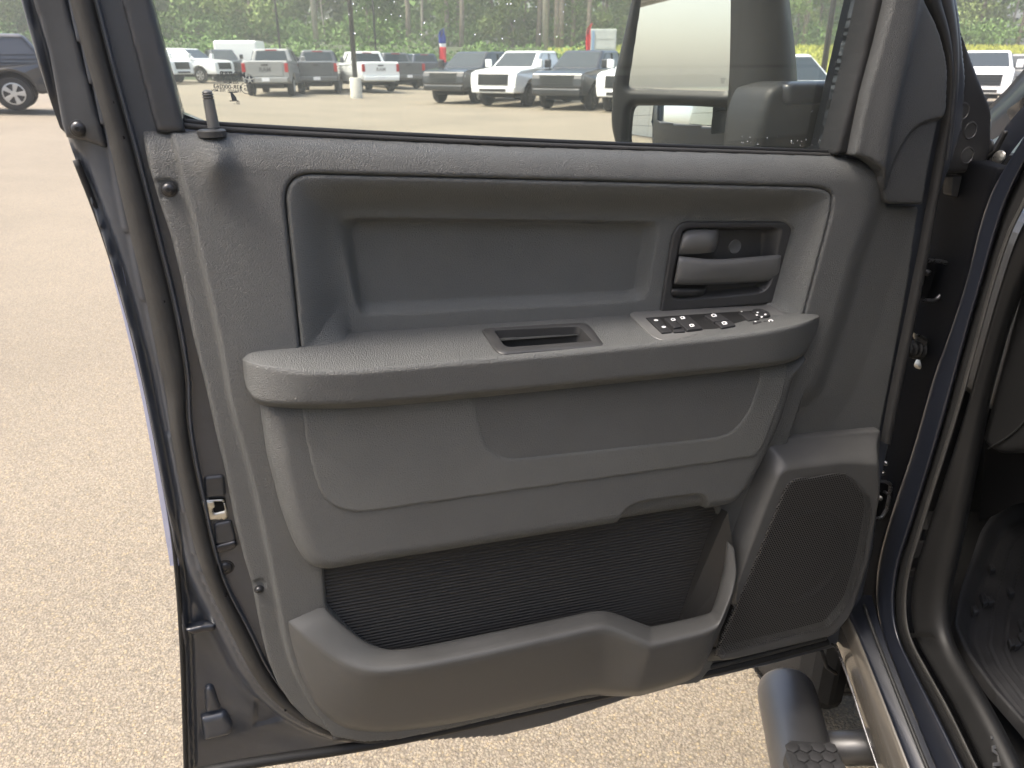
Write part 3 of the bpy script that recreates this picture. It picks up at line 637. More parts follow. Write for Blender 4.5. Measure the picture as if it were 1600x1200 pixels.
# etched marking on the glass, read from outside so mirrored from here
mk_dark = mat('etched_marking', (.10, .11, .11), .8)
tx = []
def gt(s, x, y, size, b=0.0):
    p = DP.uv(x, y, -.043); tx.append(textmesh('t', s, DP, p, size, -.0440, None, mirror=True, ext=.0001, rot=-.05, bold=b))
gt('MOPAR-', 361, 117, .0074, .00012); gt('DOT 512 Y', 361, 124, .0034, .00006); gt('AS2 M244', 361, 129, .0034, .00006); gt('43R-000263', 356, 136, .0056, .00012); gt('TRANSP. 70% MIN', 354, 142, .0036, .00006); gt('22 ..', 370, 161, .0036, .0001)
V, F = join(tx); mk('glass_marking', V, F, mk_dark, door, smooth=False)
st = []
c0 = DP.uv(390, 125, -.043)
pent = [c0+.0052*np.array([math.sin(2*math.pi*k/5), math.cos(2*math.pi*k/5)]) for k in range(5)]
for k in range(5):
    a, b = pent[k], pent[(k+1) % 5]; m_ = (a+b)/2; q = c0+(m_-c0)*.92
    st.append(prismvf(DP, [c0+(a-c0)*.90+(b-a)*.08, (c0+(b-c0)*.90-(b-a)*.08), c0+(m_-c0)*.30], -.0441, -.0439, .00005, 1))
st.append(tubevf(DP.w(np.array([c0+(p-c0)*1.08 for p in pent]), -.044), .00025, 4, True))
c1 = DP.uv(385, 138, -.043); st.append(tubevf(DP.w(np.array([c1+.0052*np.array([math.cos(t), math.sin(t)]) for t in np.linspace(0, 6.28, 24)]), -.044), .0003, 4))
st.append(textmesh('t', 'G', DP, c1, .007, -.0440, None, mirror=True, ext=.0001))
c2 = DP.uv(365, 151, -.043)
for pts in ([(-4.5, 4.5), (4.5, 4.5), (4.5, 3.6), (-4.5, 3.6)], [(-4.5, -4.5), (4.5, -4.5), (4.5, -3.6), (-4.5, -3.6)], [(-2, -3.6), (2.6, -3.6), (2.6, -1), (-.5, 3.6), (-2.6, 3.6), (-2.6, 1)]):
    st.append(prismvf(DP, [c2+np.array(q)*.0010 for q in pts], -.0441, -.0439, .00005, 1))
V, F = join(st); mk('glass_marking', V, F, mk_dark, door, smooth=False)
# rain beads
dr = []
for k in range(56):
    if k < 22: x, y = random.uniform(1150, 1300), random.uniform(212, 232)
    elif k < 50: x, y = random.uniform(500, 940), random.uniform(2, 60)
    else: x, y = random.uniform(300, 1290), random.uniform(5, 200)
    rr = random.uniform(.0005, .0012) if k < 50 else random.uniform(.0005, .0010)
    dr.append(lathevf(DP.p3([(x, y, -.0449)])[0], DP.n, [(rr, 0), (rr*.9, rr*.35), (rr*.55, rr*.6), (rr*.05, rr*.68)], 8))
V, F = join(dr)
m_drop = mat('water', (.95, .97, .97), .02); m_drop.node_tree.nodes['Principled BSDF'].inputs['Transmission Weight'].default_value = 1; m_drop.node_tree.nodes['Principled BSDF'].inputs['IOR'].default_value = 1.33
props(mk('water_droplets', V, F, m_drop, door), kind='stuff')
# ------------------------------------------------------------------ front corner: sail trim, seals, outer plate
relief('front_glass_run', DP, dpx([(1312, 243), (1331, 243), (1351, 146), (1371, 73), (1386, 12), (1430, -180), (1418, -180), (1373, 0), (1352, 90)], -.004), -.010, .003, M['rubber_r'], door, edge=.005, skirt=.03)
sail = rnd([(1331, 242, 2), (1350, 248, 6), (1368, 262, 8), (1374, 276, 3), (1372, 284, 3), (1386, 319, 8), (1443, 320, 3), (1452, 262), (1466, 192), (1476, 175, 10), (1479, 102, 20), (1464, 44, 20), (1441, 0), (1400, -120), (1417, -180), (1386, 12), (1371, 73), (1351, 146)], 5)
lS = dline([(1430, -60), (1416, 30), (1395, 120), (1376, 210), (1368, 270)], .0); lS2 = dline([(1482, 180), (1448, 184), (1425, 196), (1404, 225), (1388, 260), (1380, 290)], 0)
def h_sail(P):
    a = -linesd(P, lS); b = -linesd(P, lS2)
    return .004 + .010*np.exp(-(np.clip(a, 0, None)/.030)**2)*(a > 0) + .010*np.exp(-(np.clip(-a, 0, None)/.012)**2)*(a <= 0) - .004*sstep((-b)/.006)*(P[:, 1] > -1)
relief('sail_trim', DP, dpx(sail, 0), h_sail, .0025, M['sailtrim'], door, edge=.004, skirt=.02)
C1 = [(1395, -200), (1442, -8), (1465, 44), (1481, 102), (1479, 175), (1466, 245), (1452, 325), (1438, 400), (1418, 500), (1397, 600), (1380, 690)]
C2 = [(1425, -200), (1467, -8), (1485, 55), (1488, 117), (1482, 185), (1475, 250), (1462, 325), (1450, 400), (1430, 500), (1409, 600), (1390, 695)]
C3 = [(1450, -200), (1490, -8), (1498, 73), (1496, 146), (1490, 195), (1482, 250), (1468, 325), (1456, 400), (1436, 500), (1414, 600), (1394, 697)]
def band(name, A, B, d, bul, m_): return strip(name, A, B, d, d-.002, bul, m_, 120, 8)
band('front_weatherstrip', C1, C2, -.006, .006, M['rubber_r'])
band('front_seal_channel', C2[:6], C3[:6], -.014, .005, M['frame'])
plate = rnd([(1468, 272, 3), (1476, 240), (1490, 190), (1498, 140), (1499, 70), (1490, 0), (1470, -120), (1484, -60), (1494, 29), (1527, 117), (1549, 172, 14), (1548, 222, 8), (1543, 250), (1533, 269, 4)], 6)
relief('hinge_side_cover', DP, dpx(plate, -.04), lambda P: np.full(len(P), -.036), .003, M['button'], door, edge=.008, skirt=.05)
for x, y in ((1504, 174), (1516, 204), (1511, 243)):
    lathe('hole_plug', DP.p3([(x, y, -.0365)])[0], DP.n, [(.0125, 0), (.012, .0012), (.0105, .0016), (.0098, .0006), (.0005, .0006)], M['smooth'], door, 24)
screw(1482, 240, -.03, .0035, M['steel']); screw(1466, 292, -.03, .004, M['steel'])
prism('hinge_side_bracket', DP, dpx(rnd([(1484, 275), (1517, 272), (1508, 296), (1497, 310), (1482, 305)], 4), -.05), -.06, -.045, M['smooth'], door, .002)
# ------------------------------------------------------------------ outside mirror
mir = empty('side_mirror', (0, 0, 0)); mir.parent = truck
mc = CAM + ray(1062, 60)*(1.42/FPX)
tow = CAM-mc; tow[2] = 0; tow /= np.linalg.norm(tow)
ang = math.radians(-9); nx_ = np.array([tow[0]*math.cos(ang)-tow[1]*math.sin(ang), tow[0]*math.sin(ang)+tow[1]*math.cos(ang), .02]); nx_ /= np.linalg.norm(nx_)
exm = np.cross(np.array([0, 0, 1.]), nx_); MP = Plane(mc, exm, np.cross(nx_, exm))
def mpx(pts, off=0.): return MP.pts(pts, off)
ho = rnd([(992, -120, 30), (985, 0, 0), (972, 60, 0), (956, 128, 10), (953, 195, 16), (962, 232, 8), (975, 262, 30), (1150, 280, 30), (1160, 225, 10), (1190, 130), (1200, 0), (1195, -120, 40)], 8)
up = rnd([(1016, -100, 20), (1001, 0, 0), (981, 136, 6), (1138, 142, 8), (1152, 60, 4), (1160, -100, 20)], 8)
lo = rnd([(988, 165, 4), (1130, 168, 8), (1142, 172, 4), (1133, 235, 4), (1130, 262, 10), (990, 250, 20), (979, 225, 14), (983, 172, 6)], 8)
def h_mir(P):
    s1, _ = polysd(P, mpx(up)); s2, _ = polysd(P, mpx(lo)); return -.004*np.ones(len(P)) + .006*sstep(np.minimum(s1, s2)/.012)
relief('mirror_housing', MP, mpx(ho), h_mir, .004, M['mirrorshell'], mir, holes=[mpx(up), mpx(lo)], edge=.012, skirt=.03)
mb = mpx(ho); cen = mb.mean(0)
loft('mirror_shell', [MP.w(np.vstack([cen+(mb-cen)*s_, (cen+(mb-cen)*s_)[:1]]), d_) for s_, d_ in ((1.0, -.028), (.99, -.06), (.93, -.10), (.78, -.13), (.5, -.145), (.02, -.15))], M['mirrorshell'], mir)
gu = mpx(up, -.012); V, F = prismvf(MP, inset(gu, -.004), -.016, -.012, .001, 1); mk('mirror_glass', V, F, M['mirror'], mir, smooth=False)
gl = inset(mpx(lo, -.012), -.004)
cc = gl.mean(0)
relief('spotter_glass', MP, gl, lambda P: -.010-((P-cc)**2).sum(1)/(2*.45), .004, M['mirror'], mir, edge=0, skirt=.004)
# defrost symbol
sy = []; c3 = MP.pts([(1129, 127)], -.011)[0]
for k in (-1, 0, 1): sy.append(prismvf(MP, [c3+np.array(q)*.0012 for q in ((k*2-.4, -3.5), (k*2+.4, -3.5), (k*2+.8, -1), (k*2+.2, 1), (k*2+.8, 3), (k*2, 3), (k*2-.6, 1), (k*2, -1))], -.012, -.0116, .0001, 1))
sy.append(prismvf(MP, [c3+np.array(q)*.0012 for q in ((-4, 3.2), (4, 3.2), (4.5, 4), (-4.5, 4))], -.012, -.0116, .0001, 1))
V, F = join(sy); mk('defrost_symbol', V, F, mk_dark, mir, smooth=False)
# folding arm seen through the glass
def wl(pts, X=None, off=-.16): return DP.p3([(x, y, off) for x, y in pts])
rv = [[(1142, -120, -.20), (1142, 0, -.20), (1140, 130, -.20), (1128, 262, -.20)], [(1180, -120, -.16), (1184, 0, -.16), (1182, 130, -.16), (1178, 262, -.16)], [(1215, -120, -.15), (1222, 0, -.15), (1225, 130, -.15), (1226, 262, -.15)], [(1225, -120, -.17), (1233, 0, -.17), (1243, 70, -.17), (1247, 130, -.17), (1247, 262, -.17)], [(1225, -120, -.26), (1233, 0, -.26), (1247, 130, -.26), (1247, 262, -.26)]]
loft('mirror_column', [DP.p3(smooth_line(r, 2)) for r in rv], M['mirrorshell'], mir, n=40, cross=3)
relief('mirror_arm', DP, dpx(rnd([(1178, 262, 4), (1183, 190, 30), (1200, 140, 20), (1222, 128, 8), (1330, 128, 4), (1345, 262, 4)], 8), -.11), -.105, .004, M['mirrorshell'], mir, edge=.012, skirt=.07)
relief('mirror_arm_cover', DP, dpx(rnd([(1228, 132, 8), (1225, 158, 10), (1232, 166, 8), (1290, 164, 6), (1312, 170, 4), (1340, 176, 4), (1345, 126, 4), (1240, 128, 6)], 5), -.10), -.096, .003, M['paint'], mir, edge=.010, skirt=.02)
# ================================================================== truck body round the opening
def XP(X): return Plane((X, 0, 0), (0, -1, 0), (0, 0, 1))
def xr(pts, X, it=2): return XP(X).p3([(x, y, 0) for x, y in smooth_line(pts, it)]) if np.isscalar(X) else np.stack([XP(k).p3([(x, y, 0)])[0] for (x, y), k in zip(smooth_line(pts, it), resample(np.array(X, float)[:, None], len(smooth_line(pts, it)))[:, 0])])
bA = [(1640, 140), (1600, 214), (1562, 275), (1547, 305), (1530, 355), (1513, 433), (1480, 533), (1460, 583), (1428, 700), (1400, 780), (1380, 845), (1371, 885), (1368, 930), (1374, 976), (1389, 1018), (1415, 1085), (1462, 1200), (1500, 1290), (1580, 1500), (1700, 1800)]
bB = [(1680, 150), (1620, 222), (1590, 280), (1576, 310), (1560, 355), (1536, 440), (1513, 517), (1487, 617), (1463, 700), (1440, 775), (1420, 838), (1404, 885), (1397, 940), (1403, 993), (1431, 1050), (1465, 1115), (1507, 1200), (1550, 1290), (1650, 1500), (1790, 1800)]
bS = [(1690, 170), (1640, 240), (1612, 290), (1596, 325), (1575, 365), (1548, 450), (1525, 535), (1495, 645), (1476, 705), (1452, 780), (1434, 840), (1418, 890), (1411, 940), (1416, 993), (1446, 1048), (1480, 1108), (1524, 1200), (1570, 1290), (1670, 1500), (1810, 1800)]
bT = [(1700, 180), (1660, 250), (1630, 300), (1608, 335), (1588, 370), (1562, 450), (1538, 535), (1508, 645), (1488, 710), (1464, 785), (1444, 845), (1429, 892), (1422, 940), (1427, 993), (1458, 1048), (1492, 1106), (1536, 1200), (1580, 1290), (1680, 1500), (1820, 1800)]
bU = [(1760, 180), (1720, 250), (1690, 300), (1670, 335), (1640, 370), (1600, 450), (1570, 540), (1545, 640), (1530, 720), (1515, 800), (1500, 870), (1489, 915), (1484, 950), (1486, 990), (1504, 1030), (1540, 1085), (1596, 1190), (1640, 1290), (1740, 1500), (1880, 1800)]
XA, XB = .632, .640
body = loft('body', [xr(bA, .69), xr(bA, .638), xr(bA, XA), mix(xr(bA, XA), xr(bB, XB), .5), xr(bB, XB), xr(bB, .668)], M['paint'], truck, n=160, cross=3)
loft('weatherstrip', [xr(bB, .662), xr(bB, .650), xr(bS, .646), xr(bS, .660)], M['rubber_d'], truck, n=160, cross=2)
def shift(L_, dx): return [(x+dx, y) for x, y in L_]
loft('seal_bead', [xr(shift(bS, -4), .655), xr(shift(bS, -4), .643), xr(shift(bS, 4), .643), xr(shift(bS, 4), .655)], M['rubber'], truck, n=160, cross=2)
trimrails = [xr(bT, .668), xr(bT, .655), mix(xr(bT, .655), xr(bU, .68), .3), mix(xr(bT, .655), xr(bU, .68), .65), xr(bU, .69), xr(bU, .74)]
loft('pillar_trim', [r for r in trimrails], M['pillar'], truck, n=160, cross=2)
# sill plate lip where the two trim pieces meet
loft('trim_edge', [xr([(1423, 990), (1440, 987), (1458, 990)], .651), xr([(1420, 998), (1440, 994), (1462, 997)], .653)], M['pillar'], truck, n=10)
# embossed lettering on the sill
PT = bpy.data.objects['pillar_trim'].data; pv = np.empty(len(PT.vertices)*3); PT.vertices.foreach_get('co', pv); pv = pv.reshape(-1, 3)+ORG
rel = pv-CAM; dz = rel[:, 1]*cp-rel[:, 2]*sp; qx = 800+FPX*rel[:, 0]/dz; qy = 600+FPX*(-rel[:, 1]*sp-rel[:, 2]*cp)/dz
sel = pv[(qx > 1525) & (qx < 1640) & (qy > 1110) & (qy < 1290)]
cen_ = sel.mean(0); _, _, vt = np.linalg.svd(sel-cen_); nn_ = vt[2]*(1 if vt[2][2] > 0 else -1); ex0 = np.array([0, -1., 0]); ex0 -= nn_*(ex0@nn_)
SP = Plane(cen_, ex0, np.cross(nn_, ex0)); tc_ = SP.uv(1546, 1150, 0.0)
V, F = textmesh('t', 'RAM', SP, (tc_[0]+.040, tc_[1]), .034, 0, None, ext=.0008, bold=.0006)
su = np.stack([(sel-SP.o)@SP.ex, (sel-SP.o)@SP.ey, (sel-SP.o)@SP.n], -1)
def qb(u, v): u = u*20; v = v*20; return np.stack([np.ones_like(u), u, v, u*u, u*v, v*v], -1)
kp = np.ones(len(su), bool)      # lay the letters on the curved sill surface
for _ in range(5):
    co_, *_r = np.linalg.lstsq(qb(su[kp, 0], su[kp, 1]), su[kp, 2], rcond=None); rs_ = np.abs(su[:, 2]-qb(su[:, 0], su[:, 1])@co_); kp = rs_ <= max(.0015, np.quantile(rs_[kp], .85))
for i_ in range(len(V)): V[i_] += SP.n*(float(qb(np.array((V[i_]-SP.o)@SP.ex), np.array((V[i_]-SP.o)@SP.ey))@co_)+.0022)
mk('sill_lettering', V, F, M['smooth'], truck, smooth=False)
# hinge pillar face, dark and mostly hidden behind the door
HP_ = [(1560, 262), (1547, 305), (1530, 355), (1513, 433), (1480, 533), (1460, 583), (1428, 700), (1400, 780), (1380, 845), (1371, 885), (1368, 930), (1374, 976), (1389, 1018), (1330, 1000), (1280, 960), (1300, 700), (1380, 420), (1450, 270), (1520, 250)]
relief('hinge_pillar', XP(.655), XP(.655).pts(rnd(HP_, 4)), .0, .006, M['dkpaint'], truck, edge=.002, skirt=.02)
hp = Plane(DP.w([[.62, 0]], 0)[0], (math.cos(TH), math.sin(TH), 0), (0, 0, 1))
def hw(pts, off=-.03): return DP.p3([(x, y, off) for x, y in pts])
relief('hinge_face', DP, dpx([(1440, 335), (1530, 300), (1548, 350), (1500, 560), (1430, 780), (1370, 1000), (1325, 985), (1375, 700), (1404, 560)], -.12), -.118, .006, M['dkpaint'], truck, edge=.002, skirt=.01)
def hinge(pts, r, bolts):
    h = tube('door_hinge', resample(hw(smooth_line(pts, 1), -.035), 30), r*1.25, M['hinge'], truck, 8)
    V, F = prismvf(DP, dpx(rnd([pts[0], pts[1], pts[2], pts[3], pts[4]], 3), -.06), -.075, -.062, .002); mk('hinge_plate', V, F, M['blackgloss'], h, sharp=40)
    for x, y, m_, rr in bolts: lathe('hinge_bolt', hw([(x, y)], -.06)[0], DP.n, [(rr, 0), (rr, .006), (rr*.6, .009), (.0003, .009)], m_, h, 8)
    return h
hinge([(1440, 406), (1478, 409), (1487, 417), (1470, 470), (1434, 469)], .0024, [(1462, 436, M['steel'], .004), (1470, 437, M['bolt'], .004), (1446, 425, M['bolt'], .005)])
hinge([(1372, 752), (1388, 753), (1393, 760), (1383, 808), (1362, 811)], .0024, [(1372, 776, M['steel'], .004), (1381, 768, M['bolt'], .003), (1380, 722, M['steel'], .004), (1375, 737, M['steel'], .005)])
ck = hw([(1408, 548), (1422, 545), (1450, 548)], -.05)
cs = resample(ck, 26); rr = np.array([.014+.0025*math.sin(k*1.6) for k in range(26)])*np.linspace(.8, 1.1, 26)
boot = tube('door_check_boot', cs, rr, M['rubber_d'], truck, 16)
V, F = prismvf(DP, dpx(rnd([(1424, 518, 4), (1444, 526, 8), (1457, 545, 6), (1452, 576, 6), (1440, 580, 4), (1430, 574, 6), (1444, 548, 10)], 4), -.05), -.055, -.040, .003); mk('check_strap_plate', V, F, M['steel'], boot, sharp=40)
lathe('access_plug', hw([(1414, 612)], -.10)[0], DP.n, [(.013, 0), (.012, .003), (.008, .004), (.0003, .004)], M['rubber_d'], truck, 20)
tube('clip', hw([(1364, 690), (1372, 686), (1375, 700)], -.03), .003, M['steel'], truck, 6)
# rocker below the opening
K1 = [(1290, 975), (1307, 1004), (1372, 1200), (1420, 1350), (1540, 1700)]
K2 = [(1300, 968), (1318, 999), (1384, 1200), (1436, 1350), (1560, 1700)]
K3 = [(1322, 955), (1340, 990), (1422, 1200), (1480, 1350), (1610, 1700)]
K4 = [(1345, 930), (1362, 985), (1446, 1200), (1508, 1350), (1640, 1700)]
def kr(L_, X): return xr(L_, X, 2)
loft('rocker_panel', [kr(K1, .620), kr(K1, .592), kr(K2, .588), kr(K3, .590), kr(K3, .600)], M['rocker_refl'], truck, n=60, cross=1)
loft('rocker_step', [kr(K3, .598), kr(K3, .601), kr(K4, .622), xr([(1362, 930), (1380, 1000), (1462, 1200), (1525, 1350), (1660, 1700)], .632)], M['paint'], truck, n=60, cross=1)
tube('rocker_seal', resample(kr([(1350, 945), (1366, 992), (1448, 1200), (1512, 1350)], .618), 60), .003, M['rubber_d'], truck, 8)
tube('rocker_edge', resample(kr([(1300, 1006), (1312, 1018), (1372, 1204), (1424, 1350)], .574), 60), .0022, M['hinge'], truck, 6)
# cab interior: dash end, kick area, floor
def xf(name, pts, X, m_, par=truck, th=.02, r=6): return relief(name, XP(X), XP(X).pts(rnd(pts, r)), .0, .006, m_, par, edge=.006, skirt=th)
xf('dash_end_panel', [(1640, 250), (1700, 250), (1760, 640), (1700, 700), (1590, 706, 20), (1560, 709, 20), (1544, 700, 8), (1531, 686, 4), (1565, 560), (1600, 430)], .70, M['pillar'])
tube('dash_seam', resample(xr([(1512, 688), (1531, 688), (1566, 560), (1602, 425)], .698, 0), 30), .0010, M['satin'], truck, 6)
tube('dash_seam', resample(xr([(1544, 701), (1580, 680), (1604, 655), (1640, 610)], .698), 30), .0012, M['rubber_d'], truck, 6)
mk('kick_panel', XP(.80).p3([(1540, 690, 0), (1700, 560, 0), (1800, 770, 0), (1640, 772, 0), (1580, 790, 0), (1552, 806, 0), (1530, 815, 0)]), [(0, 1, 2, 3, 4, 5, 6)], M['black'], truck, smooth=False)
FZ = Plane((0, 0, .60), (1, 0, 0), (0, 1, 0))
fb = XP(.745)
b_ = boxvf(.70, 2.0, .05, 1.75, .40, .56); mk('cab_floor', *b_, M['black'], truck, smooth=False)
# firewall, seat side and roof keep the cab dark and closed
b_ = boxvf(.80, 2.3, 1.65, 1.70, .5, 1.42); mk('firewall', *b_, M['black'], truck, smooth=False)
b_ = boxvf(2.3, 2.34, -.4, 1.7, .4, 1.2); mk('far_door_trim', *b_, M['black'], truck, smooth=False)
b_ = boxvf(.74, 2.2, -.45, .25, .55, .95); bevel(mk('seat_cushion', *b_, mat('seat_cloth', (.03, .03, .03), .9), truck, smooth=False), .05, 4)
b_ = boxvf(.74, 2.2, -.62, -.42, .75, 1.55); bevel(mk('seat_back', *b_, mat('seat_cloth', (.03, .03, .03), .9), truck, smooth=False), .06, 4)
bevel(mk('dashboard', *boxvf(.86, 2.25, 1.05, 1.66, 1.0, 1.36), M['smooth'], truck, smooth=False), .05, 4)
b_ = boxvf(.70, 2.36, -.75, .9, 2.02, 2.08); bevel(mk('roof', *b_, M['paint'], truck, smooth=False), .03, 3)
b_ = boxvf(.64, .72, -.70, -.55, .6, 2.05); bevel(mk('rear_pillar', *b_, M['paint'], truck, smooth=False), .02, 2)
b_ = boxvf(.62, 2.4, -3.1, -.72, .62, 1.42); bevel(mk('cargo_bed', *b_, M['paint'], truck, smooth=False), .05, 3)
tube('windscreen_pillar', [(.84, 1.14, 1.44), (.84, .95, 1.86), (.85, .75, 2.04)], .045, M['paint'], truck, 10)
# fender, cowl and pillar foot beyond the cover plate
loft('fender', [XP(.86).p3([(x, y, 0) for x, y in q]) for q in ([(1540, 172), (1572, 140), (1600, 108), (1660, 40)], [(1543, 180), (1575, 150), (1604, 118), (1668, 52)])] + [XP(.80).p3([(x, y, 0) for x, y in q]) for q in ([(1549, 184), (1578, 157), (1608, 128), (1676, 66)], [(1548, 206), (1585, 178), (1618, 150), (1690, 96)], [(1545, 222), (1590, 196), (1630, 172), (1700, 130)])], M['paint'], truck, n=30, cross=2)
loft('fender_outer', [np.array([(.62, 1.22, 1.30), (.63, 1.5, 1.33), (.66, 2.3, 1.30)]), np.array([(.60, 1.22, 1.18), (.58, 1.5, 1.18), (.60, 2.3, 1.16)]), np.array([(.60, 1.22, .85), (.58, 1.4, .88), (.60, 2.3, .92)])], M['paint'], truck, n=20)
bevel(mk('hood', *boxvf(.84, 2.2, 1.62, 3.0, 1.28, 1.40), M['paint'], truck, smooth=False), .06, 4)
loft('windscreen_surround', [XP(.74).p3([(x, y, 0) for x, y in q]) for q in ([(1575, 170), (1590, 160), (1640, 118)], [(1573, 176), (1592, 166), (1645, 126)], [(1583, 196), (1600, 188), (1650, 150)])], M['blackgloss'], truck, n=20)
loft('pillar_foot', [XP(.70).p3([(x, y, 0) for x, y in smooth_line(q)]) for q in ([(1534, 262), (1544, 240), (1572, 196), (1602, 162), (1660, 100)], [(1538, 272), (1556, 250), (1584, 208), (1612, 174), (1670, 112)], [(1543, 282), (1563, 262), (1595, 218), (1624, 186), (1684, 124)])], M['paint'], truck, n=40, cross=2)
lathe('pillar_bolt', XP(.69).p3([(1546, 230, 0)])[0], (-1, 0, 0), [(.011, 0), (.011, .003), (.007, .005), (.006, .009), (.0005, .009)], M['bolt'], truck, 16)
lathe('pillar_plug', XP(.69).p3([(1561, 246, 0)])[0], (-1, -.3, .2), [(.010, 0), (.009, .002), (.006, .003), (.0003, .003)], M['steel'], truck, 16)
tube('cowl_cable', resample(XP(.69).p3([(1538, 252, 0), (1556, 236, 0), (1568, 214, 0), (1572, 205, 0)]), 20), .003, M['rubber_d'], truck, 6)
# running board
ZB = .50
def zhit(px, py, z):
    r = ray(px, py); t = (z-CAMH)/r[2]; return CAM+r*t
e0 = zhit(1230, 1052, .52); e1 = zhit(1264, 1195, .52)
bx_, by0 = .5*(e0[0]+e1[0]), e0[1]
RB = .054
bd = (e1-e0)/np.linalg.norm(e1-e0)
pp = [e0+bd*s_ for s_ in (.0, .004, .012, .03, .5, 1.4)]
bar = tube('running_board', [p-np.array([0, 0, RB*.6]) for p in pp], [RB*.80, RB*.92, RB*.98, RB, RB, RB], M['bar'], truck, 48)
# stepped pad with raised hexagons
t0 = zhit(1243, 1163, .535); PP = Plane(t0, (-bd[1], bd[0], 0) if False else (1, 0, 0), (0, -1, 0) if False else (0, 1, 0))
PP = Plane(t0+np.array([0, 0, .009]), (1, 0, 0), (0, 1, 0))
def ppx(pts, off=0): return PP.pts(pts, off)
pad_poly = np.array([(-.012, .0), (.052, -.006), (.062, -.03), (.062, -.9), (-.036, -.9), (-.030, -.03)])+np.array([.0, 0])
V, F = prismvf(PP, pad_poly, -.02, .004, .006, 4); pad = mk('step_pad', V, F, M['pad'], bar, sharp=40)
R_ = .0135; hexme = None
for i in range(14):
    for j in range(4):
        cx = -.010+j*.0215+(.0107 if i % 2 else 0)-.005; cy = -.020-i*.0188
        if cx > .056: continue
        pl_ = Plane(PP.w([[cx, cy]], .004)[0], (1, 0, 0), (0, 1, 0))
        if hexme is None:
            hx = [(R_*.80*math.cos(a), R_*.80*math.sin(a)) for a in np.arange(6)*math.pi/3+math.pi/6]
            o0 = ORG.copy(); c_ = PP.w([[cx, cy]], .004)[0]
            V, F = prismvf(pl_, hx, -.001, .0035, .0012, 2); ORG_s = ORG; ORG = c_
            h0 = mk('tread_hexagon', V, F, M['pad'], None, sharp=40); ORG = ORG_s; hexme = h0.data; h0.parent = bar; h0.location = Vector(c_-ORG)
        else:
            h1 = bpy.data.objects.new('tread_hexagon', hexme); COL.objects.link(h1); h1.parent = bar; h1.location = Vector(PP.w([[cx, cy]], .004)[0]-ORG)
tube('board_bracket', [np.array(zhit(1300, 1170, .46))+np.array([-.04, .0, 0]), zhit(1345, 1168, .46), zhit(1400, 1168, .48)], .030, M['bar'], truck, 16)
# front wheel and wheel well
wc = np.array([.80, 1.78, .42])
V, F = lathevf(wc-np.array([.14, 0, 0]), (1, 0, 0), [(.20, .02), (.235, .0), (.33, -.006), (.375, .01), (.402, .03), (.41, .07), (.41, .21), (.402, .25), (.375, .27), (.23, .28)], 64)
wheel = mk('front_wheel', V, F, M['tyre'], truck, sharp=40)
wheelme = []
for k in range(46):
    a = 2*math.pi*k/46; ca, sa = math.cos(a), math.sin(a)
    for j, (x0, x1, da) in enumerate(((-.115, -.068, 0), (-.060, -.006, .5), (.006, .060, 0), (.068, .115, .5))):
        aa = a+da*2*math.pi/46; ca, sa = math.cos(aa), math.sin(aa)
        c_ = wc+np.array([0, ca*.412, sa*.412]); t_ = np.array([0, -sa, ca]); n_ = np.array([0, ca, sa]); xx = np.array([1., 0, 0])
        pl_ = Plane(c_, xx, t_)
        if pl_.n@n_ < 0: pl_ = Plane(c_, xx, -t_)
        wheelme.append(prismvf(pl_, [(x0, -.020), (x1, -.012), (x1, .022), (x0, .014)], -.004, .008, .002, 1))
V, F = join(wheelme); mk('tyre_tread', V, F, M['tyre'], wheel, smooth=False)
V, F = lathevf(wc-np.array([.12, 0, 0]), (1, 0, 0), [(.21, 0), (.20, .03), (.06, .05), (.05, .02), (.001, .02)], 32); mk('wheel_rim', V, F, M['steel'], wheel, sharp=40)
bevel(mk('wheel_well', *boxvf(.62, .69, 1.20, 1.32, .35, .95), M['black'], truck, smooth=False), .03)
tube('mud_flap_edge', [zhit(1284, 1018, .62), zhit(1292, 1042, .55), zhit(1306, 1052, .50)], .004, M['rubber_d'], truck, 6)
# the floor mat lies loose in the cab
ORG_T = ORG.copy()
MZ = .64
def zp(pts, z): return np.array([zhit(x, y, z) for x, y in pts])
mo = [(1500, 925), (1516, 880), (1530, 838), (1548, 812), (1580, 795), (1640, 780), (1700, 800), (1700, 1350), (1680, 1300), (1600, 1147), (1544, 1083), (1504, 1026), (1488, 984)]
ORG = np.array(zhit(1620, 1000, MZ-.02)); 
FP = Plane((0, 0, MZ), (1, 0, 0), (0, 1, 0))
mo_ = FP.pts(rnd(mo, 12)); lM = FP.pts([(1512, 870), (1500, 930), (1512, 1000), (1560, 1080), (1640, 1200), (1700, 1300)])
def h_mat(P):
    sd, _ = polysd(P, mo_); s = -sd
    d = .028*(1-sstep((s-.004)/.030)) - .012
    u = P[:, 0]-.30*P[:, 1]
    k = s/.024
    ch = .5-.5*np.cos(2*math.pi*k); g_ = sstep((s-.030)/.01)
    d += g_*(.006*np.clip(ch*2-1.2, 0, 1)-.008*np.exp(-((np.mod(s, .024)-.012)/.0026)**2))
    return d
floor_mat = relief('floor_mat', FP, mo_, h_mat, .003, M['mat'], None, edge=.003, skirt=.02)
floor_mat.location = Vector(ORG)
props(floor_mat, 'ribbed black rubber floor mat lying in the driver footwell', 'floor mat')
nb = []
for k in range(24):
    x, y = random.uniform(1520, 1600), random.uniform(880, 1140)
    if x < 1500+(y-950)*.62+18 and y > 950: continue
    c_ = FP.uv(x, y, 0); mk('tread_nub', *prismvf(FP, c_+np.array([(-.008, -.012), (.006, -.006), (.009, .012), (.0, .010)]), -.008, .0035, .002, 1), M['mat'], floor_mat, sharp=40)
ORG = ORG_T
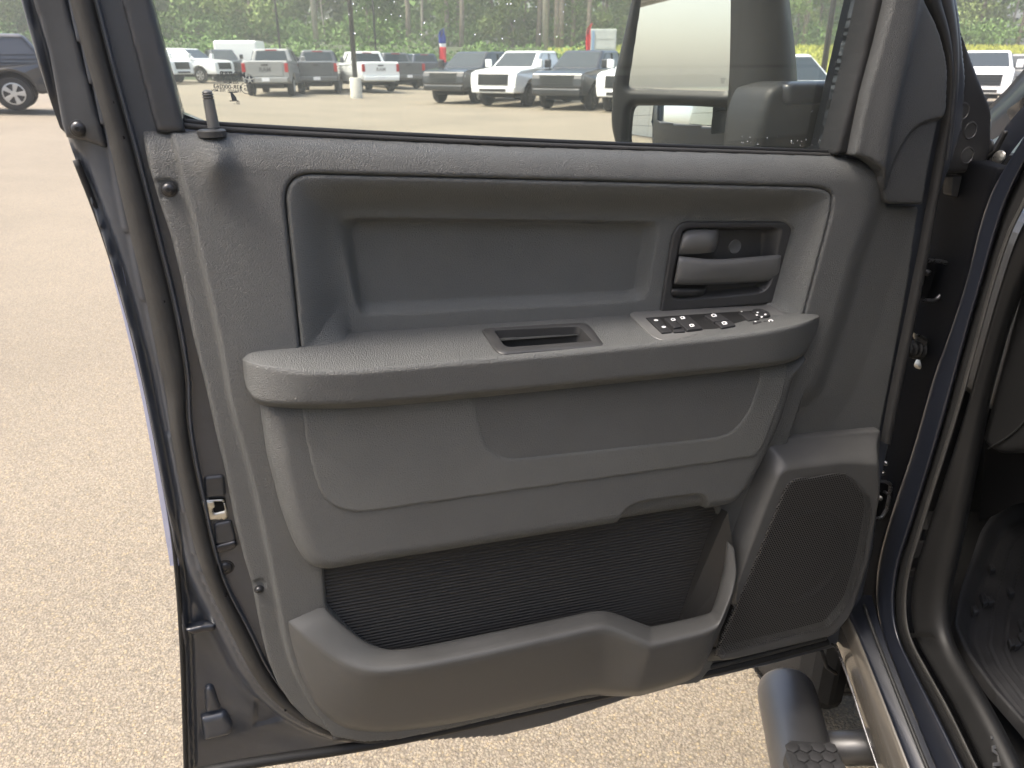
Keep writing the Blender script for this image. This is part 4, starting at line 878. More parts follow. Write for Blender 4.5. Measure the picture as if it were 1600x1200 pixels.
# ================================================================== the lot
ORG = np.zeros(3)
def gh(x, y):
    x = np.asarray(x, float); y = np.asarray(y, float)
    return .05*np.clip(-x-4, 0, 40)*sstep(y/12)*(1-.6*sstep((y-22)/14)) + .0015*np.clip(y-10, 0, 60)
def gv(x, y): return gh(x, y)+2.5*sstep((np.asarray(y, float)-58)/14)
def zof(px, py):        # where the line of sight through a pixel meets the sloping lot
    r = ray(px, py); lo, hi = .5, 400.
    r = r/r[1]
    f = lambda s: (CAMH+r[2]*s)-gh(r[0]*s, s)
    for _ in range(60):
        m = (lo+hi)/2
        if f(m) > 0: lo = m
        else: hi = m
    return np.array([r[0]*lo, lo, gh(r[0]*lo, lo)])
def at(px, dist):       # ground point under column px at a given distance
    d = dist; x = (px-800)/FPX*(d*cp+1.2*sp); return np.array([x, d, float(gh(x, d))])
gm = bpy.data.materials.new('exposed_aggregate'); gm.use_nodes = True; n = gm.node_tree; L = n.links; b = n.nodes['Principled BSDF']
tc = n.nodes.new('ShaderNodeTexCoord')
def vor(sc, feat='F1'):
    v = n.nodes.new('ShaderNodeTexVoronoi'); v.inputs['Scale'].default_value = sc; v.feature = feat; L.new(tc.outputs['Object'], v.inputs['Vector']); return v
v1 = vor(150); v2 = vor(300)
cr = n.nodes.new('ShaderNodeValToRGB'); L.new(v1.outputs['Color'], cr.inputs[0])
el_ = cr.color_ramp.elements; el_[0].position = 0; el_[0].color = (.160, .130, .095, 1); el_[1].position = 1; el_[1].color = (.38, .34, .275, 1)
for p_, c_ in ((.25, (.262, .226, .175)), (.5, (.222, .183, .132)), (.75, (.30, .260, .195)), (.93, (.34, .265, .155))):
    e = cr.color_ramp.elements.new(p_); e.color = (c_[0]*1.0, c_[1], c_[2]*.99, 1)
de = n.nodes.new('ShaderNodeMapRange'); de.inputs[1].default_value = .25; de.inputs[2].default_value = .75; de.inputs[3].default_value = 1.0; de.inputs[4].default_value = .60; L.new(v1.outputs['Distance'], de.inputs[0])
nz = n.nodes.new('ShaderNodeTexNoise'); nz.inputs['Scale'].default_value = .35; nz.inputs['Detail'].default_value = 9; nz.inputs['Roughness'].default_value = .6; L.new(tc.outputs['Object'], nz.inputs['Vector'])
nr = n.nodes.new('ShaderNodeMapRange'); nr.inputs[1].default_value = .3; nr.inputs[2].default_value = .7; nr.inputs[3].default_value = .86; nr.inputs[4].default_value = 1.12; L.new(nz.outputs['Fac'], nr.inputs[0])
mu = n.nodes.new('ShaderNodeMath'); mu.operation = 'MULTIPLY'; L.new(de.outputs[0], mu.inputs[0]); L.new(nr.outputs[0], mu.inputs[1])
sc_ = n.nodes.new('ShaderNodeVectorMath'); sc_.operation = 'SCALE'; L.new(cr.outputs[0], sc_.inputs[0]); L.new(mu.outputs[0], sc_.inputs['Scale']); L.new(sc_.outputs[0], b.inputs['Base Color'])
bp = n.nodes.new('ShaderNodeBump'); bp.inputs['Distance'].default_value = .003; bp.invert = True; L.new(v1.outputs['Distance'], bp.inputs['Height'])
bp2 = n.nodes.new('ShaderNodeBump'); bp2.inputs['Distance'].default_value = .0012; bp2.invert = True; L.new(v2.outputs['Distance'], bp2.inputs['Height']); L.new(bp.outputs[0], bp2.inputs['Normal']); L.new(bp2.outputs[0], b.inputs['Normal'])
b.inputs['Roughness'].default_value = .85
ys = np.concatenate([np.linspace(-60, -2, 12), np.linspace(-1.5, 60, 60), np.linspace(64, 180, 12)]); xs = np.concatenate([np.linspace(-170, -60, 8), np.linspace(-56, 56, 70), np.linspace(60, 170, 8)])
X, Y = np.meshgrid(xs, ys); Z = gh(X, Y); V = np.stack([X, Y, Z], -1).reshape(-1, 3); nx = len(xs)
F = [(i*nx+j, i*nx+j+1, (i+1)*nx+j+1, (i+1)*nx+j) for i in range(len(ys)-1) for j in range(nx-1)]
props(mk('ground', V, F, gm), kind='structure')
# grass verge beyond the lot
grm = mat('verge_grass', (.24, .25, .045), .9, spec=.2, var=(1.2, .35))
X, Y = np.meshgrid(np.linspace(-168, 168, 60), np.linspace(56, 178, 16)); V = np.stack([X, Y, gv(X, Y)+.004+.10*sstep((Y-57)/2)-.05*(1-sstep((Y-55)/2))], -1).reshape(-1, 3); nx = 60
F = [(i*nx+j, i*nx+j+1, (i+1)*nx+j+1, (i+1)*nx+j) for i in range(15) for j in range(nx-1)]
props(mk('grass_verge', V, [f for f in F if f[0] % nx >= 30], grm), kind='structure'); props(mk('woodland_floor', V, [f for f in F if f[0] % nx < 30], mat('leaf_litter', (.05, .065, .03), .95, var=(1.5, .4))), kind='structure')
V = []; F = []
rs = np.random.RandomState(3)
gx = rs.uniform(6, 62, 9000); gy = rs.uniform(60, 76, 9000); gz = gv(gx, gy)
for i in range(9000):
    a = rs.uniform(0, 6.28); h = rs.uniform(.15, .45); w_ = rs.uniform(.08, .2); k = len(V)
    V += [(gx[i]-w_*math.cos(a), gy[i]-w_*math.sin(a), gz[i]), (gx[i]+w_*math.cos(a), gy[i]+w_*math.sin(a), gz[i]), (gx[i]+rs.uniform(-.1, .1), gy[i], gz[i]+h)]; F.append((k, k+1, k+2))
props(mk('tall_grass', V, F, mat('tall_grass', (.34, .36, .07), .9, spec=.2, var=(3, .3)), smooth=False), 'yellow green grass growing along the verge beyond the parked trucks', 'grass', kind='stuff')
# ------------------------------------------------------------------ trees
leafm = []
for i, c_ in enumerate(((.125, .21, .055), (.155, .235, .055), (.085, .155, .05), (.19, .25, .075))):
    m_ = mat('leaves', c_, .65, spec=.3, var=(.8, .35)); bs = m_.node_tree.nodes['Principled BSDF']; leafm.append(m_)
bark = mat('pine_bark', (.23, .19, .155), .9, spec=.2, var=(3, .35)); bark2 = mat('pale_trunk', (.34, .31, .26), .9, spec=.2, var=(3, .25))
def clumps(cs, n, size, rs):
    V = np.zeros((n*3, 3)); 
    for i in range(n):
        c, r = cs[rs.randint(len(cs))]; d = rs.normal(size=3); d /= np.linalg.norm(d); p = np.array(c)+d*np.array(r)*rs.uniform(.45, 1.05)
        a = rs.normal(size=3); a /= np.linalg.norm(a); bb = np.cross(a, rs.normal(size=3)); bb /= np.linalg.norm(bb); s = size*rs.uniform(.6, 1.5)
        V[3*i] = p+a*s; V[3*i+1] = p-a*s*.6+bb*s*.8; V[3*i+2] = p-a*s*.5-bb*s*.8
    return V, [(3*i, 3*i+1, 3*i+2) for i in range(n)]
def tree_mesh(kind, seed):
    rs = np.random.RandomState(seed); cs = []
    if kind == 'pine':
        H = rs.uniform(17, 21); r0 = .22
        for _ in range(16): z = rs.uniform(.42, 1.0)*H; q = 3.0*(1.05-(z/H-.42)/.62)+.5; a = rs.uniform(0, 6.28); d = rs.uniform(0, 1)*q; cs.append(((d*math.cos(a), d*math.sin(a), z), (1.2, 1.2, .7)))
        n, s = 5600, .15
    elif kind == 'broad':
        H = rs.uniform(9, 13); r0 = .16
        for _ in range(22): z = rs.uniform(.10, 1.0)*H; q = 3.2*math.sin(min(1, max(.15, (1.08-z/H)*1.5))*1.57); a = rs.uniform(0, 6.28); d = rs.uniform(.2, 1)*q; cs.append(((d*math.cos(a), d*math.sin(a), z), (1.3, 1.3, 1.0)))
        n, s = 8000, .135
    else:
        H = rs.uniform(12, 15); r0 = .12
        for _ in range(12): z = rs.uniform(.35, 1.0)*H; a = rs.uniform(0, 6.28); d = rs.uniform(0, 2.0); cs.append(((d*math.cos(a), d*math.sin(a), z), (1.1, 1.1, 1.1)))
        n, s = 2600, .12
    V, F = clumps(cs, n, s, rs)
    t = [(rs.uniform(-.1, .1)*k, rs.uniform(-.1, .1)*k, H*.97*k/6) for k in range(7)]
    parts = [tubevf(np.array(t), np.linspace(r0, .04, 7), 7)]
    for c, r in cs[:14]:
        zz = max(c[2]-abs(c[0])*.4-.6, H*.1); parts.append(tubevf(np.array([(0, 0, zz), (c[0]*.55, c[1]*.55, zz+.35), c]), [.055, .035, .012], 4))
    return (V, F), join(parts), H
tlib = []
for kind, seed in (('pine', 1), ('pine', 2), ('pine', 3), ('broad', 4), ('broad', 5), ('broad', 6), ('broad', 7), ('thin', 8), ('thin', 9)):
    cv, tv, H = tree_mesh(kind, seed); li = {'pine': [2, 0], 'broad': [0, 1, 3], 'thin': [1, 3]}[kind]
    co = mk('crown', *cv, leafm[li[seed % len(li)]], None, smooth=False); to = mk('trunk', *tv, bark if kind != 'thin' else bark2, None)
    tlib.append((kind, co, to, [True]))
names = {'pine': 'pine_tree', 'broad': 'broadleaf_tree', 'thin': 'slender_tree'}
labs = {'pine': 'tall pine with a bare trunk in the tree line beyond the lot', 'broad': 'bushy light green tree in the tree line beyond the lot', 'thin': 'slender pale trunked tree with sparse leaves in the tree line'}
LM = [(-9999, 'far off to the left of everything in view'), (-400, 'left of the picture beside the black crossover'), (0, 'above the black crossover at the left edge'), (90, 'hidden behind the door frame'), (240, 'above the side on white pickups'), (335, 'above the white van'), (415, 'above the silver grey pickup'), (465, 'above the dark grey pickup'), (530, 'above the white pickup by the lamp base'), (610, 'above the dark tail out pickups'), (660, 'right of the blue and red flag'), (730, 'above the white front facing pickup'), (800, 'between the white and the black front facing pickups'), (860, 'left of the red flag'), (925, 'behind the pale container'), (960, 'hidden behind the door mirror'), (1240, 'seen between the mirror and the window edge'), (1340, 'hidden behind the front corner of the door'), (1490, 'past the door edge above the off roaders'), (1600, 'right of the picture beyond the bonnet'), (2000, 'far off to the right of everything in view')]
def tree(lib, x, y, s, rz, lab=None):
    kind, co, to, first = tlib[lib]
    px_ = 800+FPX*x/(y*cp); w_ = [t for a_, t in LM if px_ >= a_][-1]; rw = 'front row' if y < 83.5 else 'back row'
    kd = {'pine': 'tall bare trunked pine', 'broad': {3: 'bushy yellow green tree', 4: 'round bright green tree', 5: 'tall leafy green tree', 6: 'broad pale green tree'}.get(lib, 'bushy green tree'), 'thin': 'slender pale trunked tree'}[kind]
    e = empty(names[kind], (x, y, float(gv(x, y))-.15), lab or f'{kd}, {rw}, {w_}', 'tree', {'pine': 'pines in the tree line', 'broad': 'bushy trees in the tree line', 'thin': 'slender trees in the tree line'}[kind], rz=rz)
    e.scale = (s, s, s)
    for src in (co, to):
        if first[0]: o = src
        else: o = src.copy(); COL.objects.link(o)
        o.parent = e
    first[0] = False
rs = np.random.RandomState(11)
k = 0
for row, (dist, stepx) in enumerate(((80, 4.4), (87, 4.2))):
    x = -62-row*3
    while x < 66+row*3:
        lib = rs.choice([3, 4, 5, 6, 3, 5, 4, 6, 7, 8]) if row == 0 else rs.choice([3, 4, 5, 6, 3, 5, 6, 0, 2])
        tree(lib, x+rs.uniform(-1.4, 1.4), dist+rs.uniform(-2.5, 2.5), rs.uniform(.85, 1.2), rs.uniform(0, 6.28)); x += stepx
for px in (840, 1250, 851, 868, 875, 892, 917, 700, 722, 640, 1003):
    p = at(px, 76+rs.uniform(-1, 1)); tree(int(rs.choice([0, 1, 2])), p[0], p[1], rs.uniform(1.05, 1.25), rs.uniform(0, 6.28))
# the wood behind as one mass
cs = []
for _ in range(240): cs.append(((rs.uniform(-110, 110), rs.uniform(94, 106), rs.uniform(4, 13)), (4.5, 2.5, 3.0)))
cv = clumps(cs, 40000, .45, rs); props(mk('far_woodland', *cv, leafm[0], smooth=False), 'dense woodland filling the space behind the tree line', 'woodland', kind='stuff')
cs = []
for _ in range(90): cs.append(((rs.uniform(-70, 70), rs.uniform(75, 79), rs.uniform(.6, 1.6)), (2.2, 1.4, 1.3)))
for _ in range(110): cs.append(((rs.uniform(-58, 7), rs.uniform(60, 66), rs.uniform(.2, 1.2)), (2.0, 1.3, 1.0)))
cv = clumps(cs, 60000, .115, rs); cv[0][:, 2] += np.array([float(gv(q[0], q[1])) for q in cv[0][::3]]).repeat(3)
props(mk('undergrowth', *cv, leafm[0], smooth=False), 'low bushes and brush at the foot of the tree line', 'undergrowth', kind='stuff')
# ------------------------------------------------------------------ poles, wires, flags, container
wood = mat('weathered_pole', (.30, .27, .22), .9, var=(5, .2)); dpole = mat('dark_pole_paint', (.035, .038, .04), .4); conc = mat('concrete', (.50, .48, .42), .9, var=(6, .12))
def pole(px, dist, H, r0, r1, m_, name, lab, cat, base=None, lean=0):
    p = at(px, dist); p[2] = float(gv(p[0], p[1])); e = empty(name, tuple(p), lab, cat); global ORG; ORG = p
    z0 = 0
    if base: V, F = lathevf(p, (0, 0, 1), [(base[0], -.2), (base[0], base[1]-.05), (base[0]-.04, base[1])], 20); mk('concrete_base', V, F, conc, e, sharp=40); z0 = base[1]
    tube('shaft', [p+np.array([0, 0, z0]), p+np.array([lean*.5, 0, H/2]), p+np.array([lean, 0, H])], [r0, (r0+r1)/2, r1], m_, e, 12)
    return e, p
e, p = pole(556.5, 36.0, 11, .11, .09, dpole, 'light_pole', 'black lamp post on a round concrete base beside the white pickup', 'lamp post', (.26, .85))
mk('lamp_head', *boxvf(p[0]-.2, p[0]+.2, p[1]-.9, p[1]+.1, p[2]+10.95, p[2]+11.1), dpole, e)
e, p = pole(1281, 31, 10, .11, .09, dpole, 'light_pole', 'black lamp post seen between the mirror and the window edge', 'lamp post', (.26, .8))
mk('lamp_head', *boxvf(p[0]-.2, p[0]+.2, p[1]-.9, p[1]+.1, p[2]+9.95, p[2]+10.1), dpole, e)
e, p = pole(443, 54, 11, .08, .07, dpole, 'light_pole', 'thin dark lamp post behind the silver and grey pickups', 'lamp post')
mk('lamp_head', *boxvf(p[0]-.2, p[0]+.2, p[1]-.9, p[1]+.1, p[2]+10.95, p[2]+11.1), dpole, e)
e, p = pole(590, 57, 11, .07, .06, dpole, 'light_pole', 'thin dark lamp post behind the white pickup by the concrete base', 'lamp post')
mk('lamp_head', *boxvf(p[0]-.2, p[0]+.2, p[1]-.9, p[1]+.1, p[2]+10.95, p[2]+11.1), dpole, e)
ups = []
for px, lab in ((500, 'pale wooden utility pole behind the dark grey pickup'), (851, 'pale wooden utility pole rising behind the white front-facing pickup'), (-40, None), (1327, 'pale utility pole against the trees by the window edge')):
    e, p = pole(px, 66, 12.5, .22, .15, wood, 'utility_pole', lab or 'pale wooden utility pole at the far left of the tree line', 'utility pole', lean=-.15)
    tube('crossarm', [p+np.array([-1.2, 0, 11.6]), p+np.array([1.2, 0, 11.6])], .07, wood, e, 6); ups.append((px, p))
ORG = np.zeros(3)
ups.sort()
# wires sag between the poles; lower communication wires show in the frame
wl_ = 0
for z_, sag, lab in ((6.6, .9, 'lowest dark cable strung between the utility poles'), (7.4, .8, 'second dark cable strung above the lowest one between the utility poles'), (8.6, .9, 'third dark cable strung across the tree line near the picture top')):
    pts = []
    for (xa, a), (xb, bb) in zip(ups[:-1], ups[1:]):
        for t in np.linspace(0, 1, 16)[:-1]: q = a*(1-t)+bb*t; pts.append(q+np.array([0, -.1, z_-4*sag*t*(1-t)]))
    pts.append(ups[-1][1]+np.array([0, -.1, z_])); props(tube('power_line', pts, .022, wood, None, 5), lab, 'cable')
# feather flags
def flag(px, dist, H, cols, lab, W=.75, z0=.9):
    global ORG
    p = at(px, dist); ORG = p; e = empty('feather_flag', tuple(p), lab, 'flag')
    tube('flag_pole', [p, p+np.array([0, 0, H*.8]), p+np.array([.25, 0, H]), p+np.array([.5, 0, H-.1])], .025, dpole, e, 6)
    N = 14; prev = None
    for (f0, f1, c_) in cols:
        V = []; F = []
        for i in range(8):
            t = f0+(f1-f0)*i/7; z = z0+(H-z0)*t; w_ = W*(1-max(0, (t-.72)/.28)**2)*.98+.02; x0_ = max(0, (t-.8)/.2)**2*.25
            for j in range(5): V.append(p+np.array([x0_+w_*j/4, .06*math.sin(j*1.4+t*6), z]))
            V_ = None
        nrow = 8
        F = [(i*5+j, i*5+j+1, (i+1)*5+j+1, (i+1)*5+j) for i in range(7) for j in range(4)]
        o = mk('cloth', V, F, mat('flag_cloth', c_, .8), e); s_ = o.modifiers.new('thickness', 'SOLIDIFY'); s_.thickness = .006
flag(688, 40, 3.0, [(0, .45, (.55, .04, .05)), (.45, .55, (.7, .7, .7)), (.55, 1, (.03, .06, .30))], 'blue and red feather flag above the dark pickup', .32, 1.5)
flag(913, 42, 3.3, [(0, .35, (.60, .02, .03)), (.35, .42, (.7, .7, .7)), (.42, 1, (.60, .02, .03))], 'red feather flag beside the pale metal container', .22, .9)
ORG = at(938, 50)
e = empty('storage_container', tuple(ORG), 'pale grey metal container standing behind the black pickup', 'container')
p = ORG.copy(); cm = mat('container_paint', (.42, .45, .42), .6, var=(2, .12))
bevel(mk('body', *boxvf(p[0]-.75, p[0]+.85, p[1], p[1]+2.5, p[2], p[2]+3.3), cm, e, smooth=False), .04)
for k in range(6): mk('panel', *boxvf(p[0]-.35, p[0]+.78, p[1]-.04, p[1]-.002, p[2]+.1+k*.53, p[2]+.57+k*.53), cm, e, smooth=False)
mk('corner_post', *boxvf(p[0]-.62, p[0]-.46, p[1]-.06, p[1]-.002, p[2]+.1, p[2]+3.2), mat('container_stripe', (.20, .30, .42), .6), e, smooth=False)
# ------------------------------------------------------------------ parked vehicles
def carpaint(c_, r=.32): return mat('car_paint', c_, r, spec=.5, coat=.8, coatr=.05)
P_white, P_black, P_grey, P_silver, P_navy = carpaint((.78, .79, .78)), carpaint((.012, .014, .018)), carpaint((.07, .075, .08)), carpaint((.26, .26, .25)), carpaint((.018, .028, .055))
G_car = mat('car_glass', (.02, .028, .03), .06, spec=.7); T_dark = mat('trim_black', (.012, .012, .012), .5); RED = mat('tail_lamp', (.38, .012, .015), .25, coat=.5); LAMP = mat('head_lamp', (.55, .57, .58), .15, coat=1); CHR = mat('chrome', (.7, .7, .7), .15, metal=1); ALU = mat('alloy_rim', (.55, .55, .54), .3, metal=.8); PLATE = mat('plate', (.7, .7, .72), .5)
def arch(cx, cz, r, a0, a1, n=10): return [(cx+r*math.cos(math.radians(a0+(a1-a0)*k/n)), cz+r*math.sin(math.radians(a0+(a1-a0)*k/n))) for k in range(n+1)]
def hull(name, prof, hw_, par, m_, taper, bev):
    N = len(prof); V = []
    for s in (-1, 1):
        for x, z in prof: V.append((x, s*hw_*taper(x, z), z))
    F = [tuple(range(N)), tuple(reversed(range(N, 2*N)))] + [(i, (i+1) % N+0, (i+1) % N+N, i+N) for i in range(N)]
    F = [f if len(f) > 4 else tuple(reversed(f)) for f in F]
    o = mk(name, np.array(V)+ORG, F, m_, par, smooth=False)
    b_ = o.modifiers.new('bevel', 'BEVEL'); b_.width = bev; b_.segments = 2; b_.limit_method = 'ANGLE'; b_.angle_limit = math.radians(28)
    return o
def wheel_at(x, y, z, r, w_, par, alloy, s, rimm):
    c = np.array([x, y, z])
    V, F = lathevf(c, (0, s, 0), [(r*.60, -w_/2), (r*.93, -w_/2), (r, -w_*.32), (r, w_*.32), (r*.93, w_/2), (r*.66, w_/2+.01), (r*.62, w_/2-.02)], 28)
    wo = mk('wheel', V+ORG, F, M['tyre'], par, sharp=40)
    sp_ = [lathevf(c, (0, s, 0), [(r*.64, w_*.30), (r*.64, w_/2), (r*.58, w_/2+.004), (r*.56, w_*.2), (.001, w_*.18)], 28)]
    pl_ = Plane(c+np.array([0, s*w_*.2, 0]), (-s, 0, 0), (0, 0, 1))
    if pl_.n[1]*s < 0: pl_ = Plane(c+np.array([0, s*w_*.2, 0]), (s, 0, 0), (0, 0, 1))
    for k in range(alloy):
        a = 2*math.pi*k/alloy
        for da in (-.13, .13):
            ca, sa = math.cos(a+da), math.sin(a+da); t_ = np.array([-sa, ca]); rr = np.array([ca, sa])
            sp_.append(prismvf(pl_, [rr*r*.10-t_*.022, rr*r*.58-t_*.030, rr*r*.58+t_*.030, rr*r*.10+t_*.022], 0, w_*.28, .006, 1))
    sp_.append(lathevf(c, (0, s, 0), [(r*.2, w_*.2), (r*.18, w_*.5), (.001, w_*.5)], 16))
    V, F = join(sp_); mk('rim', V+ORG, F, rimm, wo, sharp=40)
def quadp(name, q, m_, par, off=.004, nsub=1):
    q = np.array(q, float); nn = np.cross(q[1]-q[0], q[3]-q[0]); nn /= np.linalg.norm(nn)
    pl_ = Plane(q[0], q[1]-q[0], np.cross(nn, q[1]-q[0])); uv = np.stack([((p-pl_.o)@pl_.ex, (p-pl_.o)@pl_.ey) for p in q])
    V, F = prismvf(pl_, uv, -.03, off, .003, 1); return mk(name, V+ORG, F, m_, par, smooth=False)
def vehicle(kind, name, lab, cat, paint, pos, yaw, rimm=None, alloy=5, group=None, front=True, tail_text=None, s=1.0, bumper=None, grille=None):
    """x forward, y to the vehicle's left"""
    e = empty(name, tuple(pos), lab, cat, group, rz=yaw); e.scale = (s, s, s)
    global ORG; O_ = ORG; ORG = np.zeros(3)
    pk = kind == 'pickup'
    rimm = rimm or ALU; bumper = bumper or paint; grille = grille or T_dark
    if pk:
        R_ = .41; ax = (1.82, -1.78); zc = R_; prof = [(2.78, .50), (2.92, .56), (2.95, .80), (2.93, 1.02), (2.86, 1.18), (2.55, 1.26), (1.55, 1.34), (1.2, 1.345), (-1.05, 1.37), (-1.10, 1.44), (-2.88, 1.44), (-2.93, 1.38), (-2.93, .78), (-2.86, .60), (-2.45, .56)]
        prof += arch(-1.78, .44, .52, 175, 5) + arch(1.82, .44, .52, 175, 5)
        tp = lambda x, z: (1-.07*max(0, (x-1.9)/1.05)**2-.02*max(0, (-x-2)/.9))*(1-.05*max(0, (.8-z)/.4)-.06*max(0, (z-1.0)/.4)**1.5); HW = 1.02
        cabb = [(1.50, 1.33), (-1.06, 1.36)]; cabt = [(.62, 1.93), (-.86, 1.94)]; hb, ht = .93, .74
    elif kind == 'suv':
        R_ = .385; ax = (1.5, -1.5); prof = [(2.35, .38), (2.48, .46), (2.50, .80), (2.44, .98), (2.2, 1.06), (1.15, 1.14), (.9, 1.15), (-2.25, 1.20), (-2.42, 1.12), (-2.48, .85), (-2.50, .55), (-2.35, .40), (-2.0, .36)]
        prof += arch(-1.5, .40, .47, 175, 5) + arch(1.5, .40, .47, 175, 5)
        tp = lambda x, z: (1-.10*max(0, (x-1.3)/1.2)**2-.08*max(0, (-x-1.4)/1.1)**2)*(1-.05*max(0, (.8-z)/.4)-.05*max(0, (z-.95)/.25)); HW = .97
        cabb = [(1.15, 1.14), (-2.30, 1.19)]; cabt = [(.30, 1.74), (-1.92, 1.70)]; hb, ht = .90, .70
    else:   # boxy off-roader
        R_ = .42; ax = (1.45, -1.45); prof = [(2.10, .55), (2.2, .60), (2.2, .72), (2.05, .75), (2.05, 1.15), (1.0, 1.24), (.9, 1.25), (-2.0, 1.25), (-2.05, 1.2), (-2.05, .65), (-1.95, .60)]
        prof += arch(-1.45, .46, .55, 170, 5) + arch(1.45, .46, .55, 175, 10)
        tp = lambda x, z: 1-.12*max(0, (x-.9)/1.3); HW = .88
        cabb = [(.95, 1.24), (-2.0, 1.24)]; cabt = [(.70, 1.82), (-1.95, 1.82)]; hb, ht = .80, .74
    hull('body', prof, HW, e, paint, tp, .075)
    # cab
    V = []
    for (xb, zb_), (xt, zt), in zip(cabb, cabt):
        for s_ in (-1, 1): V += [(xb, s_*hb, zb_-.03), (xt, s_*ht, zt)]
    V = np.array(V)   # fr: 0 bottom-R? order: front(-b, -t, +b, +t), rear(...)
    Fc = [(0, 1, 3, 2), (4, 6, 7, 5), (0, 4, 5, 1), (2, 3, 7, 6), (1, 5, 7, 3)]
    c = mk('cab', V+ORG, Fc, paint, e, smooth=False); b_ = c.modifiers.new('bevel', 'BEVEL'); b_.width = .09; b_.segments = 3; b_.limit_method = 'ANGLE'; b_.angle_limit = math.radians(20)
    def bil(a, b2, c_, d_, u, v): return (1-u)*(1-v)*a+u*(1-v)*b2+u*v*c_+(1-u)*v*d_
    fr = (V[0], V[2], V[3], V[1]); bk = (V[6], V[4], V[5], V[7])
    def win(nm, f, u0, u1, v0, v1, tl=0, tr=0):
        g_ = [bil(*f, u0, v0), bil(*f, u1, v0), bil(*f, u1-tr, v1), bil(*f, u0+tl, v1)]
        quadp(nm, g_, G_car, e, .006)
    win('windscreen', fr, .06, .94, .12, .90); win('rear_window', bk, .10, .90, .16, .84)
    lf = (V[6], V[2], V[3], V[7]); rt = (V[0], V[4], V[5], V[1])
    if kind == 'suv': spl = [(.03, .27), (.30, .57), (.60, .88)]
    else: spl = [(.06, .44), (.50, .90)]
    for u0, u1 in spl:
        win('side_window', lf, u0, u1, .16, .84, 0, .08 if u1 > .8 else 0); win('side_window', rt, 1-u1, 1-u0, .16, .84, .08 if u1 > .8 else 0, 0)
    for s_ in (-1, 1):
        for x in ax: wheel_at(x, s_*(HW-.16), R_, R_, .27, e, alloy, s_, rimm)
        xm = cabb[0][0]-.18; V2, F2 = boxvf(xm-.10, xm+.06, s_*(hb+.06) if s_ > 0 else s_*(hb+.06)-.22, (s_*(hb+.06)+.22) if s_ > 0 else s_*(hb+.06), cabb[0][1]+.02, cabb[0][1]+(.30 if pk else .2)); bevel(mk('mirror', V2+ORG, F2, T_dark if not pk else paint, e, smooth=False), .03)
        for dx in (((.0), (-1.0)) if pk or kind == 'suv' else (0,)):
            mk('door_handle', boxvf(dx-.0, dx+.2, s_*HW*.955-.02, s_*HW*.955+.02, 1.12, 1.16)[0]+ORG, boxvf(0, 1, 0, 1, 0, 1)[1], CHR if pk else paint, e, smooth=False)
    if pk or kind == 'suv':
        xg = 2.955 if pk else 2.505; z0, z1 = (.76, 1.14) if pk else (.72, .92); w_ = .62 if pk else .55
        quadp('grille', [(xg-.01, -w_, z0), (xg-.01, w_, z0), (xg-.05, w_*1.02, z1), (xg-.05, -w_*1.02, z1)], grille, e, .02)
        for k in range(4): zz = z0+.06+k*(z1-z0-.1)/3.5; mk('grille_bar', boxvf(xg-.03, xg+.02-.01*k, -w_*.93, w_*.93, zz, zz+.025)[0], boxvf(0, 1, 0, 1, 0, 1)[1], T_dark if grille is not T_dark else G_car, e, smooth=False)
        for s_ in (-1, 1):
            q = [(xg-.04, s_*(w_+.04), z1-.17), (xg-.14, s_*(w_+.33), z1-.14), (xg-.20, s_*(w_+.33), z1+.0), (xg-.10, s_*(w_+.04), z1+.0)]
            if s_ < 0: q = [q[1], q[0], q[3], q[2]]
            quadp('headlight', q, LAMP, e, .02)
            mk('fog_lamp', boxvf(xg-.10, xg-.03, s_*.72-.11, s_*.72+.11, z0-.20, z0-.13)[0], boxvf(0, 1, 0, 1, 0, 1)[1], LAMP, e, smooth=False)
        bevel(mk('front_bumper', boxvf(xg-.30, xg+.03, -.90, .90, z0-.27, z0-.05)[0], boxvf(0, 1, 0, 1, 0, 1)[1], bumper, e, smooth=False), .05, 3)
        mk('air_intake', boxvf(xg-.1, xg+.036, -.55, .55, z0-.22, z0-.12)[0], boxvf(0, 1, 0, 1, 0, 1)[1], T_dark, e, smooth=False)
        xr_ = -2.95 if pk else -2.50
        for s_ in (-1, 1):
            y0, y1 = sorted((s_*HW*.80, s_*HW*.945)); z2, z3 = (.98, 1.34) if pk else (.88, 1.08)
            bevel(mk('tail_light', boxvf(xr_+.0, xr_+.12, y0, y1, z2, z3)[0], boxvf(0, 1, 0, 1, 0, 1)[1], RED, e, smooth=False), .015)
        if pk:
            bevel(mk('tailgate', boxvf(xr_-.005, xr_+.06, -.74, .74, .82, 1.41)[0], boxvf(0, 1, 0, 1, 0, 1)[1], paint, e, smooth=False), .02)
            mk('tailgate_handle', boxvf(xr_-.02, xr_, -.14, .14, 1.24, 1.30)[0], boxvf(0, 1, 0, 1, 0, 1)[1], T_dark, e, smooth=False)
            mk('brake_light', boxvf(cabt[1][0]-.05, cabt[1][0]+.01, -.25, .25, 1.86, 1.90)[0], boxvf(0, 1, 0, 1, 0, 1)[1], RED, e, smooth=False)
            mk('bed_liner', boxvf(-2.82, -1.12, -.84, .84, 1.40, 1.444)[0], boxvf(0, 1, 0, 1, 0, 1)[1], T_dark, e, smooth=False)
            if tail_text:
                V3, F3 = textmesh('t', tail_text, Plane((xr_-.008, 0, 1.08), (0, -1, 0), (0, 0, 1)), (0, 0), .24, 0, None, ext=.006, bold=.006); mk('tailgate_lettering', V3, F3, tail_m.get(id(paint), T_dark), e, smooth=False)
        bevel(mk('rear_bumper', boxvf(xr_-.12, xr_+.2, -.92, .92, .56 if pk else .45, .78 if pk else .66)[0], boxvf(0, 1, 0, 1, 0, 1)[1], bumper if bumper is not paint else paint, e, smooth=False), .04, 2)
